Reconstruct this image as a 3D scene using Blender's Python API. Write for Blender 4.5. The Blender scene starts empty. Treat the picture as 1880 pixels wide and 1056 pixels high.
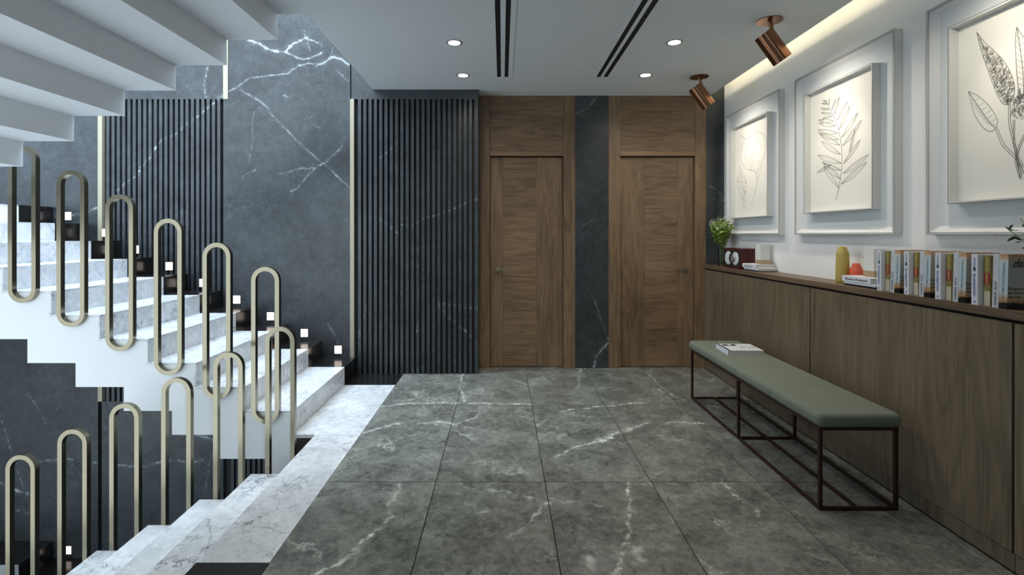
import bpy, math, random
import numpy as np
from mathutils import Vector, Matrix

# ---------------------------------------------------------------- camera, light, exposure
scene = bpy.context.scene
COL = scene.collection
H, F, VPX, VPY = 1.3667, 890.0, 922.0, 430.0      # eye height (m), focal length and vanishing point (px of 1880x1056)

cam_d = bpy.data.cameras.new('camera')
cam_d.sensor_width = 36.0
cam_d.lens = F / 1880 * 36
cam_d.shift_x = (940 - VPX) / 1880
cam_d.shift_y = -(528 - VPY) / 1880
cam_d.clip_start = 0.05
cam = bpy.data.objects.new('camera', cam_d)
cam.location = (0, 0, H)
cam.rotation_euler = (math.pi / 2, 0, 0)
COL.objects.link(cam)
scene.camera = cam

scene.view_settings.view_transform = 'Standard'
scene.view_settings.look = 'None'
scene.view_settings.gamma = 1.0
scene.view_settings.use_curve_mapping = False
scene.view_settings.exposure = 0.0

world = bpy.data.worlds.new('daylight_sky')
scene.world = world
world.use_nodes = True
bg = world.node_tree.nodes['Background']
bg.inputs['Color'].default_value = (0.62, 0.78, 1.0, 1)
bg.inputs['Strength'].default_value = 0.6


def area(name, loc, target, sx, sy, power, col, spread=math.pi):
    d = bpy.data.lights.new(name, 'AREA')
    d.shape = 'RECTANGLE'
    d.size, d.size_y = sx, sy
    d.energy = power
    d.color = col
    d.spread = spread
    o = bpy.data.objects.new(name, d)
    o.location = loc
    o.rotation_euler = (Vector(target) - Vector(loc)).to_track_quat('-Z', 'Y').to_euler()
    COL.objects.link(o)
    return o


# daylight entering by the tall stair window and by the skylight over the stairwell
area('window_daylight', (-3.9, 1.36, 1.85), (-3.9, 4.7, 1.85), 3.6, 7.8, 150, (0.85, 0.95, 1.0))
area('skylight_daylight', (-3.4, 3.7, 5.85), (-3.4, 5.3, 2.8), 4.2, 1.5, 560, (0.71, 0.84, 1.0))
# warm LED line hidden in the ceiling cove above the picture wall
area('cove_light', (1.99, 1.9, 2.9), (2.266, 1.9, 2.9), 6.0, 0.03, 6.5, (1.0, 0.86, 0.58))
# weak fill light added behind the camera, with no known source
area('hall_fill', (-0.2, -1.5, 1.9), (-0.2, 5, 1.3), 3.0, 1.6, 2.5, (0.82, 0.92, 1.0))

# ---------------------------------------------------------------- mesh helpers


class MB:
    """collects shapes in world metres, stores them relative to origin o, links them as one mesh object"""

    def __init__(s, o=(0, 0, 0)):
        s.v, s.f, s.o, s.sm = [], [], Vector(o), []

    def add(s, vs, fs, smooth=False):
        n = len(s.v)
        s.v += [tuple(Vector(p) - s.o) for p in vs]
        s.f += [tuple(i + n for i in f) for f in fs]
        s.sm += [smooth] * len(fs)
        return s

    def box(s, x0, x1, y0, y1, z0, z1):
        vs = [(x, y, z) for z in (z0, z1) for y in (y0, y1) for x in (x0, x1)]
        return s.add(vs, [(0, 2, 3, 1), (4, 5, 7, 6), (0, 1, 5, 4), (2, 6, 7, 3), (0, 4, 6, 2), (1, 3, 7, 5)])

    def prism(s, poly, y0, y1):
        n = len(poly)
        a = sum(poly[i][0] * poly[(i + 1) % n][1] - poly[(i + 1) % n][0] * poly[i][1] for i in range(n))
        if a < 0:
            poly = poly[::-1]
        vs = [(x, y0, z) for x, z in poly] + [(x, y1, z) for x, z in poly]
        fs = [tuple(range(n)), tuple(reversed(range(n, 2 * n)))]
        fs += [(i, i + n, (i + 1) % n + n, (i + 1) % n) for i in range(n)]
        return s.add(vs, fs)

    def cyl(s, p0, p1, r0, r1=None, n=24, caps=True):
        r1 = r0 if r1 is None else r1
        p0, p1 = Vector(p0), Vector(p1)
        q = (p1 - p0).to_track_quat('Z', 'Y').to_matrix()
        vs = []
        for p, r in ((p0, r0), (p1, r1)):
            for i in range(n):
                a = 2 * math.pi * i / n
                vs.append(p + q @ Vector((math.cos(a) * r, math.sin(a) * r, 0)))
        s.add(vs, [(i, (i + 1) % n, (i + 1) % n + n, i + n) for i in range(n)], True)
        if caps:
            s.add(vs[:n], [tuple(reversed(range(n)))])
            s.add(vs[n:], [tuple(range(n))])
        return s

    def lathe(s, c, prof, n=40):
        vs = []
        for r, z in prof:
            for i in range(n):
                a = 2 * math.pi * i / n
                vs.append((c[0] + r * math.cos(a), c[1] + r * math.sin(a), c[2] + z))
        fs = []
        for k in range(len(prof) - 1):
            for i in range(n):
                j = (i + 1) % n
                fs.append((k * n + i, k * n + j, (k + 1) * n + j, (k + 1) * n + i))
        return s.add(vs, fs, True)

    def grid(s, o, du, dv, nu, nv):
        o, du, dv = Vector(o), Vector(du), Vector(dv)
        vs = [o + du * (i / nu) + dv * (j / nv) for j in range(nv + 1) for i in range(nu + 1)]
        fs = [(j * (nu + 1) + i, j * (nu + 1) + i + 1, (j + 1) * (nu + 1) + i + 1, (j + 1) * (nu + 1) + i)
              for j in range(nv) for i in range(nu)]
        return s.add(vs, fs)

    def slabface(s, axis, a0, a1, b0, b1, front, back, res):
        """slab with a finely divided face; axis 'y': XZ face looking -Y, axis 'z': XY face looking +Z"""
        nu, nv = max(1, int((a1 - a0) / res)), max(1, int((b1 - b0) / res))
        e = 0.0
        if axis == 'y':
            s.grid((a0, front, b0), (a1 - a0, 0, 0), (0, 0, b1 - b0), nu, nv)
            vs = [(a0, front, b0), (a1, front, b0), (a1, front, b1), (a0, front, b1),
                  (a0, back, b0), (a1, back, b0), (a1, back, b1), (a0, back, b1)]
        else:
            s.grid((a0, b0, front), (a1 - a0, 0, 0), (0, b1 - b0, 0), nu, nv)
            vs = [(a0, b0, front), (a1, b0, front), (a1, b1, front), (a0, b1, front),
                  (a0, b0, back), (a1, b0, back), (a1, b1, back), (a0, b1, back)]
        return s.add(vs, [(0, 4, 5, 1), (1, 5, 6, 2), (2, 6, 7, 3), (3, 7, 4, 0), (4, 7, 6, 5)])

    def build(s, name, mat, parent=None, bevel=0, seg=2, loc=None):
        me = bpy.data.meshes.new(name)
        me.from_pydata(s.v, [], s.f)
        me.polygons.foreach_set('use_smooth', s.sm)
        me.materials.append(mat)
        me.update()
        ob = bpy.data.objects.new(name, me)
        COL.objects.link(ob)
        if parent:
            ob.parent = parent
        ob.location = loc if loc is not None else (s.o if parent is None else (0, 0, 0))
        if bevel:
            b = ob.modifiers.new('bevel', 'BEVEL')
            b.width, b.segments, b.limit_method = bevel, seg, 'ANGLE'
            b.harden_normals = False
        return ob


def tag(o, label=None, cat=None, group=None, kind=None):
    for k, v in (('label', label), ('category', cat), ('group', group), ('kind', kind)):
        if v:
            o[k] = v
    return o


def thing(name, loc, label=None, cat=None, group=None, kind=None):
    o = bpy.data.objects.new(name, None)
    o.empty_display_size = 0.05
    o.location = loc
    COL.objects.link(o)
    return tag(o, label, cat, group, kind)


def dup(root, loc, label=None, rot=None):
    def cp(o, par):
        c = o.copy()
        COL.objects.link(c)
        if par:
            c.parent = par
        for ch in o.children:
            cp(ch, c)
        return c
    r = cp(root, None)
    r.location = loc
    if rot:
        r.rotation_euler = rot
    if label:
        r['label'] = label
    return r


# ---------------------------------------------------------------- vein attribute (real marks of the stone)
def wall_pt(u, v, Y):
    return ((u - VPX) * Y / F, H - (v - VPY) * Y / F)


def floor_pt(u, v, Z=0.0):
    Y = (H - Z) * F / (v - VPY)
    return ((u - VPX) * Y / F, Y)


def veins(ob, lines, axes, wob=0.0035):
    """lines: list of (polyline, width m, strength) in the plane given by the two axes"""
    me = ob.data
    n = len(me.vertices)
    co = np.empty(n * 3)
    me.vertices.foreach_get('co', co)
    co = co.reshape(-1, 3)
    p = co[:, list(axes)].copy()
    w = np.zeros_like(p)
    for k, (f, a) in enumerate(((19., 1.), (57., .7), (150., .6), (330., .35))):
        w[:, 0] += a * np.sin(p[:, 1] * f + 1.3 * k + 2.1 * np.sin(p[:, 0] * f * .6))
        w[:, 1] += a * np.sin(p[:, 0] * f * 1.1 + 2.3 * k + 1.7 * np.sin(p[:, 1] * f * .7))
    q = p + wob * w
    br = 0.62 + 0.38 * np.sin(p[:, 0] * 37 + 2 * np.sin(p[:, 1] * 29)) * np.sin(p[:, 1] * 41 + p[:, 0] * 17)
    wv = 0.62 + 0.30 * np.sin(p[:, 0] * 53 + 2.2 * np.sin(p[:, 1] * 31)) + 0.22 * np.sin(p[:, 1] * 97 + p[:, 0] * 61)
    wv = np.clip(wv, .28, 1.2)
    val = np.zeros(n)
    for pl, width, st in lines:
        pl = np.array(pl)
        d = np.full(n, 9.9)
        for a, b in zip(pl[:-1], pl[1:]):
            ab = b - a
            L = (ab ** 2).sum() + 1e-12
            t = np.clip(((q - a) @ ab) / L, 0, 1)
            d = np.minimum(d, np.sqrt(((q - a - t[:, None] * ab) ** 2).sum(1)))
        val = np.maximum(val, st * br * (0.94 * np.exp(-(d / (width * .72 * wv)) ** 2) + 0.06 * np.exp(-(d / (width * 2.5)) ** 2)))
    at = me.attributes.new('vein', 'FLOAT', 'POINT')
    at.data.foreach_set('value', val.astype(np.float32))


# ---------------------------------------------------------------- materials
def new_mat(name):
    m = bpy.data.materials.new(name)
    m.use_nodes = True
    nt = m.node_tree
    return m, nt, nt.nodes['Principled BSDF']


def simple(name, col, rough=0.5, metal=0.0, noise=0.06, scale=30.0, emit=None, es=0.0, bump=0.0, spec=0.5):
    m, nt, b = new_mat(name)
    N, L = nt.nodes, nt.links
    tc = N.new('ShaderNodeTexCoord')
    nz = N.new('ShaderNodeTexNoise')
    nz.inputs['Scale'].default_value = scale
    nz.inputs['Detail'].default_value = 4
    L.new(tc.outputs['Object'], nz.inputs['Vector'])
    mx = N.new('ShaderNodeMix')
    mx.data_type = 'RGBA'
    c = Vector(col)
    mx.inputs['A'].default_value = (*(c * (1 - noise)), 1)
    mx.inputs['B'].default_value = (*[min(1, k) for k in c * (1 + noise)], 1)
    L.new(nz.outputs['Fac'], mx.inputs['Factor'])
    L.new(mx.outputs['Result'], b.inputs['Base Color'])
    b.inputs['Roughness'].default_value = rough
    b.inputs['Metallic'].default_value = metal
    b.inputs['Specular IOR Level'].default_value = spec
    if emit:
        b.inputs['Emission Color'].default_value = (*emit, 1)
        b.inputs['Emission Strength'].default_value = es
    if bump:
        bp = N.new('ShaderNodeBump')
        bp.inputs['Strength'].default_value = bump
        bp.inputs['Distance'].default_value = 0.002
        L.new(nz.outputs['Fac'], bp.inputs['Height'])
        L.new(bp.outputs['Normal'], b.inputs['Normal'])
    return m


def marble(name, base, cloud, vcol, scale=1.0, fine=0.5, rough=0.3, crack=None, crack_amt=0.85, grain=0.0, per_object=False, vw=0.012, spec=0.5,
           attr_col=None, cloud_scale=2.2):
    m, nt, b = new_mat(name)
    N, L = nt.nodes, nt.links
    tc = N.new('ShaderNodeTexCoord')
    src = tc.outputs['Object']
    if per_object:
        oi = N.new('ShaderNodeObjectInfo')
        mul = N.new('ShaderNodeVectorMath')
        mul.operation = 'MULTIPLY_ADD'
        cmb = N.new('ShaderNodeCombineXYZ')
        for k, s in (('X', 11.0), ('Y', 7.0), ('Z', 23.0)):
            mm = N.new('ShaderNodeMath')
            mm.operation = 'MULTIPLY'
            mm.inputs[1].default_value = s
            L.new(oi.outputs['Random'], mm.inputs[0])
            L.new(mm.outputs[0], cmb.inputs[k])
        mul.inputs[1].default_value = (1, 1, 1)
        L.new(src, mul.inputs[0])
        L.new(cmb.outputs[0], mul.inputs[2])
        src = mul.outputs[0]

    def noise(sc, det=5, dist=0.0, ro=0.55):
        n = N.new('ShaderNodeTexNoise')
        n.inputs['Scale'].default_value = sc
        n.inputs['Detail'].default_value = det
        n.inputs['Distortion'].default_value = dist
        n.inputs['Roughness'].default_value = ro
        L.new(src, n.inputs['Vector'])
        return n.outputs['Fac']

    def rng(x, a, c, lo=0.0, hi=1.0):
        r = N.new('ShaderNodeMapRange')
        r.inputs['From Min'].default_value = a
        r.inputs['From Max'].default_value = c
        r.inputs['To Min'].default_value = lo
        r.inputs['To Max'].default_value = hi
        L.new(x, r.inputs['Value'])
        return r.outputs['Result']

    def math_(op, a, c=None):
        n = N.new('ShaderNodeMath')
        n.operation = op
        for i, x in enumerate((a, c)):
            if x is None:
                continue
            if isinstance(x, (int, float)):
                n.inputs[i].default_value = x
            else:
                L.new(x, n.inputs[i])
        return n.outputs[0]

    def mix(f, a, c):
        n = N.new('ShaderNodeMix')
        n.data_type = 'RGBA'
        L.new(f, n.inputs['Factor'])
        for k, x in (('A', a), ('B', c)):
            if isinstance(x, tuple):
                n.inputs[k].default_value = (*x, 1)
            else:
                L.new(x, n.inputs[k])
        return n.outputs['Result']

    def ridge(sc, w, dist):
        f = noise(sc, 6, dist, 0.6)
        return rng(math_('ABSOLUTE', math_('SUBTRACT', f, 0.5)), 0.0, w, 1.0, 0.0)

    big = rng(noise(cloud_scale * scale, 6, 0.3, 0.62), 0.40, 0.62)
    small = rng(noise(cloud_scale * 7 * scale, 6, 0.0, 0.72), 0.38, 0.64)
    f = math_('ADD', math_('MULTIPLY', big, 0.45), math_('MULTIPLY', small, 0.55))
    c = mix(f, base, cloud)
    if grain:
        c = mix(math_('MULTIPLY', rng(noise(110 * scale, 3, 0, .7), 0.40, 0.62), grain), c, base)
    if crack:
        d1 = math_('MULTIPLY', ridge(2.3 * scale, .010, 0.0), rng(noise(2.1 * scale, 3), 0.46, 0.60))
        d2 = math_('MULTIPLY', ridge(5.5 * scale, .012, 0.0), rng(noise(4.3 * scale, 3), 0.50, 0.66))
        c = mix(math_('MULTIPLY', math_('MAXIMUM', d1, d2), crack_amt), c, crack)
    v1 = math_('MULTIPLY', ridge(1.1 * scale, vw, 0.0), rng(noise(1.7 * scale, 3), 0.50, 0.64))
    v2 = math_('MULTIPLY', ridge(2.9 * scale, vw * 1.4, 0.0), rng(noise(2.6 * scale, 3), 0.52, 0.68))
    f = math_('MULTIPLY', math_('MAXIMUM', v1, math_('MULTIPLY', v2, 0.6)), fine)
    c = mix(f, c, vcol)
    at = N.new('ShaderNodeAttribute')
    at.attribute_name = 'vein'
    c = mix(math_('MINIMUM', at.outputs['Fac'], 1.0), c, attr_col or vcol)
    L.new(c, b.inputs['Base Color'])
    L.new(rng(noise(6 * scale, 4), 0.3, 0.7, rough * 0.85, rough * 1.2), b.inputs['Roughness'])
    b.inputs['Specular IOR Level'].default_value = spec
    return m


def wood(name, dark, light, grain='Z', across='X', rough=0.45, rings=1.0, fig=0.11):
    m, nt, b = new_mat(name)
    N, L = nt.nodes, nt.links
    tc = N.new('ShaderNodeTexCoord')
    oi = N.new('ShaderNodeObjectInfo')
    mm = N.new('ShaderNodeMath')
    mm.operation = 'MULTIPLY'
    mm.inputs[1].default_value = 13.7
    L.new(oi.outputs['Random'], mm.inputs[0])
    ad = N.new('ShaderNodeVectorMath')
    ad.operation = 'ADD'
    L.new(tc.outputs['Object'], ad.inputs[0])
    L.new(mm.outputs[0], ad.inputs[1])

    def layer(sc_across, sc_along, detail, dist):
        mp = N.new('ShaderNodeMapping')
        s = {k: sc_across for k in 'XYZ'}
        s[grain] = sc_along
        mp.inputs['Scale'].default_value = (s['X'], s['Y'], s['Z'])
        L.new(ad.outputs[0], mp.inputs['Vector'])
        n = N.new('ShaderNodeTexNoise')
        n.inputs['Scale'].default_value = 1.0
        n.inputs['Detail'].default_value = detail
        n.inputs['Distortion'].default_value = dist
        L.new(mp.outputs[0], n.inputs['Vector'])
        return n.outputs['Fac']
    a = layer(7, 0.9, 5, 1.2)
    c = layer(120, 3.0, 3, 0.2)
    d = layer(1.8, 0.5, 2, 0.4)
    # cathedral figure: contour lines of the broad layer
    si = N.new('ShaderNodeMath')
    si.operation = 'MULTIPLY'
    si.inputs[1].default_value = 34.0 * rings
    L.new(a, si.inputs[0])
    sn = N.new('ShaderNodeMath')
    sn.operation = 'SINE'
    L.new(si.outputs[0], sn.inputs[0])

    def lin(x, k, o):
        n = N.new('ShaderNodeMath')
        n.operation = 'MULTIPLY_ADD'
        L.new(x, n.inputs[0])
        n.inputs[1].default_value = k
        n.inputs[2].default_value = o
        return n.outputs[0]

    def plus(x, y):
        n = N.new('ShaderNodeMath')
        n.operation = 'ADD'
        L.new(x, n.inputs[0])
        L.new(y, n.inputs[1])
        return n.outputs[0]
    f = plus(plus(lin(sn.outputs[0], fig, 0.0), lin(c, 1.1, -0.55)), lin(d, 1.2, -0.1))
    mx = N.new('ShaderNodeMix')
    mx.data_type = 'RGBA'
    mx.clamp_factor = True
    L.new(f, mx.inputs['Factor'])
    mx.inputs['A'].default_value = (*dark, 1)
    mx.inputs['B'].default_value = (*light, 1)
    L.new(mx.outputs['Result'], b.inputs['Base Color'])
    b.inputs['Roughness'].default_value = rough
    bp = N.new('ShaderNodeBump')
    bp.inputs['Strength'].default_value = 0.12
    bp.inputs['Distance'].default_value = 0.001
    L.new(c, bp.inputs['Height'])
    L.new(bp.outputs['Normal'], b.inputs['Normal'])
    return m


def emitter(name, col, s):
    m, nt, b = new_mat(name)
    b.inputs['Base Color'].default_value = (0.8, 0.8, 0.8, 1)
    b.inputs['Emission Color'].default_value = (*col, 1)
    b.inputs['Emission Strength'].default_value = s
    return m


def clear_glass(name):
    m, nt, b = new_mat(name)
    N, L = nt.nodes, nt.links
    t = N.new('ShaderNodeBsdfTransparent')
    g = N.new('ShaderNodeBsdfGlossy')
    g.inputs['Roughness'].default_value = 0.02
    t.inputs['Color'].default_value = (0.95, 0.98, 0.98, 1)
    fr = N.new('ShaderNodeFresnel')
    fr.inputs['IOR'].default_value = 1.45
    mx = N.new('ShaderNodeMixShader')
    L.new(fr.outputs[0], mx.inputs[0])
    L.new(t.outputs[0], mx.inputs[1])
    L.new(g.outputs[0], mx.inputs[2])
    L.new(mx.outputs[0], N['Material Output'].inputs['Surface'])
    return m


M = {}
M['wall_marble'] = marble('dark_blue_marble', (0.016, 0.020, 0.0225), (0.066, 0.077, 0.084), (0.22, 0.25, 0.27), 1.0, 0.30, 0.33, spec=0.75,
                          crack=(0.004, 0.005, 0.006), grain=0.5, vw=0.006, attr_col=(0.62, 0.68, 0.70), cloud_scale=2.4)
M['black_marble'] = marble('black_marble', (0.009, 0.009, 0.009), (0.017, 0.016, 0.015), (0.13, 0.12, 0.11), 1.2, 0.3, 0.18, vw=.006)
M['floor_marble'] = marble('grey_floor_marble', (0.078, 0.083, 0.072), (0.365, 0.380, 0.336), (0.60, 0.62, 0.57), 1.7, 0.8, 0.28, vw=.010,
                           crack=(0.035, 0.038, 0.034), grain=0.5, per_object=True, attr_col=(0.95, 0.97, 0.90), cloud_scale=2.6)
M['white_marble'] = marble('white_marble', (0.55, 0.575, 0.595), (0.86, 0.875, 0.89), (0.14, 0.15, 0.17), 1.6, 0.8, 0.24, crack_amt=0.85,
                           crack=(0.10, 0.11, 0.13), per_object=True, attr_col=(0.07, 0.08, 0.10), vw=0.010, cloud_scale=1.6)
M['plaster'] = simple('white_plaster', (0.80, 0.82, 0.84), 0.75, noise=0.02)
M['ceiling'] = simple('ceiling_paint', (0.72, 0.75, 0.75), 0.8, noise=0.02)
M['picture_wall'] = simple('white_wall_paint', (0.87, 0.88, 0.89), 0.8, noise=0.02)
M['black'] = simple('black_recess', (0.006, 0.007, 0.008), 0.6)
M['brass'] = simple('brushed_brass', (0.295, 0.265, 0.19), 0.22, metal=1.0, noise=0.05, scale=12)
M['trim'] = simple('champagne_metal', (0.45, 0.41, 0.30), 0.45, metal=0.25, noise=0.04)
M['copper'] = simple('polished_copper', (0.31, 0.145, 0.08), 0.14, metal=1.0, noise=0.03)
M['bronze'] = simple('dark_bronze', (0.055, 0.026, 0.017), 0.42, metal=0.5, noise=0.1)
M['cushion'] = simple('green_fabric', (0.185, 0.208, 0.165), 0.9, noise=0.14, scale=220, bump=0.25, spec=0.2)
M['wood_v'] = wood('walnut_vertical', (0.095, 0.058, 0.032), (0.34, 0.225, 0.13), 'Z', fig=.11)
M['wood_h'] = wood('walnut_horizontal', (0.095, 0.058, 0.032), (0.35, 0.23, 0.132), 'X', fig=.11)
M['cab'] = wood('oak_cabinet_vertical', (0.085, 0.063, 0.040), (0.245, 0.190, 0.125), 'Z', rings=1.0, fig=0.13)
M['cab_top'] = wood('oak_cabinet_top', (0.095, 0.062, 0.038), (0.21, 0.145, 0.092), 'Y')
M['gap'] = simple('shadow_gap', (0.02, 0.016, 0.012), 0.7)
M['handle'] = simple('antique_brass', (0.34, 0.29, 0.20), 0.35, metal=0.9)
M['frame'] = simple('pale_grey_frame', (0.66, 0.67, 0.66), 0.5, noise=0.02)
M['frame_back'] = simple('blue_grey_mat', (0.74, 0.78, 0.80), 0.8, noise=0.02)
M['moulding'] = simple('white_moulding', (0.78, 0.79, 0.79), 0.6, noise=0.02)
M['edge'] = simple('dark_frame_edge', (0.06, 0.065, 0.06), 0.6)
M['paper'] = simple('drawing_paper', (0.82, 0.81, 0.76), 0.9, noise=0.02)
M['ink'] = simple('grey_ink', (0.16, 0.16, 0.15), 0.9)
M['ink_mid'] = simple('mid_grey_ink', (0.27, 0.27, 0.25), 0.9)
M['ink_pale'] = simple('pale_ink', (0.42, 0.42, 0.39), 0.9)
M['ink_dark'] = simple('dark_ink', (0.05, 0.05, 0.05), 0.9)
M['glass'] = clear_glass('clear_glass')
M['lamp'] = emitter('downlight_glow', (1.0, 0.97, 0.9), 9.0)
M['step_lamp'] = emitter('step_light_glow', (1.0, 0.76, 0.60), 1.5)
M['led'] = emitter('led_glow', (1.0, 0.85, 0.55), 3.0)
M['spot_lamp'] = emitter('spot_glow', (1.0, 0.9, 0.72), 6.0)
M['white_metal'] = simple('white_metal', (0.55, 0.57, 0.56), 0.5)
M['grey_ring'] = simple('grey_ring', (0.32, 0.33, 0.33), 0.4, metal=0.5)
M['window_frame'] = simple('grey_window_frame', (0.25, 0.26, 0.27), 0.5)
M['radio'] = simple('dark_red_lacquer', (0.065, 0.010, 0.010), 0.3, noise=0.15, scale=9)
M['radio_face'] = simple('dark_teal_panel', (0.012, 0.028, 0.030), 0.35)
M['dial'] = simple('pale_dial', (0.72, 0.76, 0.82), 0.35)
M['dial_knob'] = simple('dark_knob', (0.03, 0.028, 0.03), 0.4)
M['cream'] = simple('cream_card', (0.75, 0.76, 0.74), 0.7)
M['box_wood'] = simple('pale_wood', (0.42, 0.30, 0.18), 0.6, noise=0.12, scale=18)
M['ochre'] = simple('ochre_ceramic', (0.50, 0.38, 0.10), 0.55, noise=0.06)
M['red_ceramic'] = simple('red_ceramic', (0.62, 0.10, 0.045), 0.55, noise=0.05)
M['book_white'] = simple('white_book_cover', (0.78, 0.80, 0.86), 0.45, noise=0.02)
M['book_grey'] = simple('pale_grey_book_cover', (0.66, 0.69, 0.74), 0.45, noise=0.03)
M['pages'] = simple('book_pages', (0.60, 0.59, 0.53), 0.9, noise=0.12, scale=140)
M['dark_cover'] = simple('black_book_cover', (0.015, 0.015, 0.016), 0.4)
M['blue_ink'] = simple('blue_print', (0.06, 0.07, 0.34), 0.6)
M['grey_print'] = simple('grey_print', (0.07, 0.07, 0.10), 0.6)
M['teal_print'] = simple('teal_print', (0.10, 0.24, 0.33), 0.6)
M['black_print'] = simple('black_print', (0.015, 0.025, 0.02), 0.6)
M['green_print'] = simple('green_print', (0.03, 0.10, 0.05), 0.6)
M['yellow_print'] = simple('yellow_print', (0.72, 0.62, 0.16), 0.6)
M['red_print'] = simple('red_print', (0.36, 0.03, 0.035), 0.5)
M['gold_cover'] = simple('gold_patterned_cover', (0.30, 0.24, 0.07), 0.5, noise=0.75, scale=70)
M['cream_print'] = simple('cream_print', (0.68, 0.62, 0.46), 0.6, noise=0.1)
M['leaf'] = simple('green_leaf', (0.22, 0.33, 0.055), 0.5, noise=0.5, scale=25)
M['leaf_dark'] = simple('dark_green_leaf', (0.045, 0.09, 0.02), 0.5, noise=0.4, scale=25)
M['stem'] = simple('green_stem', (0.10, 0.16, 0.04), 0.6)
M['blossom'] = simple('white_blossom', (0.80, 0.82, 0.72), 0.7)


def sunset_mat(name, mids):
    m, nt, b = new_mat(name)
    N, L = nt.nodes, nt.links
    tc = N.new('ShaderNodeTexCoord')
    sp = N.new('ShaderNodeSeparateXYZ')
    L.new(tc.outputs['Object'], sp.inputs[0])
    nz = N.new('ShaderNodeTexNoise')
    nz.inputs['Scale'].default_value = 60
    L.new(tc.outputs['Object'], nz.inputs['Vector'])
    ma = N.new('ShaderNodeMath')
    ma.operation = 'MULTIPLY_ADD'
    ma.inputs[1].default_value = 0.022
    L.new(nz.outputs['Fac'], ma.inputs[0])
    L.new(sp.outputs['Z'], ma.inputs[2])
    mr = N.new('ShaderNodeMapRange')
    mr.inputs['From Min'].default_value = 0.011
    mr.inputs['From Max'].default_value = 0.240
    L.new(ma.outputs[0], mr.inputs['Value'])
    r = N.new('ShaderNodeValToRGB')
    e = r.color_ramp.elements
    e[0].position, e[0].color = 0.0, (0.008, 0.006, 0.006, 1)
    e[1].position, e[1].color = 1.0, (0.55, 0.26, 0.13, 1)
    for p, c in ((0.10, (0.010, 0.007, 0.006)), (0.12, (0.42, 0.22, 0.09)), (0.20, (0.55, 0.36, 0.19)), (0.28, mids[0]),
                 (0.6, mids[1]), (0.86, mids[2]), (0.93, (0.66, 0.42, 0.26))):
        x = e.new(p)
        x.color = (*c, 1)
    L.new(mr.outputs[0], r.inputs['Fac'])
    L.new(r.outputs['Color'], b.inputs['Base Color'])
    b.inputs['Roughness'].default_value = 0.4
    return m


M['sunset'] = sunset_mat('sunset_spine', ((0.60, 0.66, 0.68), (0.58, 0.70, 0.76), (0.66, 0.70, 0.70)))
M['sunset_grey'] = sunset_mat('sunset_cover', ((0.46, 0.45, 0.38), (0.44, 0.45, 0.40), (0.44, 0.42, 0.36)))

# ---------------------------------------------------------------- main planes (metres)
YW = 4.733         # face of the dark marble stair wall
YD = 4.944         # door wall
RISE, RUN = 0.163, 0.328
CEIL = 2.78
XR = 2.266         # picture wall
S = lambda u: (u - VPX) * YW / F
SZ = lambda v: H - (v - VPY) * YW / F

# veins of the stair wall, read off the photograph in pixels on that plane
WV = [([(456, 73), (473, 79.5), (493, 90), (514, 96), (523, 95), (542, 78), (561, 70)], .016, 1.1),
      ([(522, 96), (556, 109), (572, 107), (591, 97)], .008, .9),
      ([(561, 70), (558, 55)], .005, .7), ([(561, 70), (570, 93)], .005, .6), ([(562, 71), (592, 82)], .007, .7),
      ([(581, 120), (595, 114), (609, 104), (625, 109), (640, 118)], .017, 1.1), ([(608, 100), (611, 85)], .005, .5),
      ([(585, 117), (566, 117), (549, 121), (533, 131), (529, 134), (499, 139), (461, 142), (440, 156), (427, 164), (404, 179),
        (365, 212), (341, 229), (321, 247), (295, 258), (275, 290), (258, 308), (252, 321), (232, 335), (215, 348), (205, 366),
        (199, 373), (156, 391), (140, 393), (100, 398)], .007, .8),
      ([(440, 164), (460, 176), (489, 195), (499, 212), (523, 235), (556, 268), (586, 295), (595, 301), (607, 311), (625, 331), (642, 346)],
       .006, .75),
      ([(629, 268), (599, 297), (581, 306), (566, 321), (546, 345), (534, 352)], .007, .7),
      ([(441, 333), (448, 323), (470, 310)], .006, .5), ([(509, 321), (552, 310), (579, 308)], .006, .5),
      ([(381, 120), (377, 146), (375, 159), (378, 181)], .006, .7), ([(465, 205), (463, 260), (458, 300)], .004, .4),
      ([(573, 226), (590, 236)], .006, .5), ([(622, 132), (640, 150)], .007, .5), ([(521, 175), (529, 180)], .008, .6),
      ([(697, 400), (717, 417), (729, 428)], .006, .6),
      ([(737, 413), (754, 414), (765, 409), (779, 402), (800, 395), (830, 385), (860, 372), (876, 366)], .006, .6),
      ([(800, 556), (840, 562), (876, 566)], .007, .5), ([(805, 560), (825, 585), (860, 612), (876, 631)], .006, .5),
      ([(672, 560), (662, 600), (658, 640)], .006, .35), ([(766, 600), (765, 612)], .010, .6),
      ([(602, 592), (612, 610), (623, 634)], .006, .45), ([(700, 290), (720, 270), (730, 260)], .006, .5),
      ([(0, 887), (22, 898), (52, 907)], .014, .9), ([(65, 846), (95, 846), (142, 842)], .008, .7),
      ([(160, 848), (177, 850)], .008, .7), ([(207, 854), (268, 857), (302, 846), (345, 848), (372, 846)], .007, .8),
      ([(0, 764), (17, 816), (43, 898)], .006, .45), ([(376, 915), (382, 859), (391, 833)], .006, .5),
      ([(350, 799), (380, 803), (404, 812)], .012, .7), ([(20, 932), (52, 944)], .007, .5), ([(52, 722), (85, 778)], .005, .4),
      ([(105, 752), (120, 742)], .006, .4), ([(145, 868), (168, 898)], .006, .35)]
WALLV = [([wall_pt(u, v, YW) for u, v in pl], w, s) for pl, w, s in WV]
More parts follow.
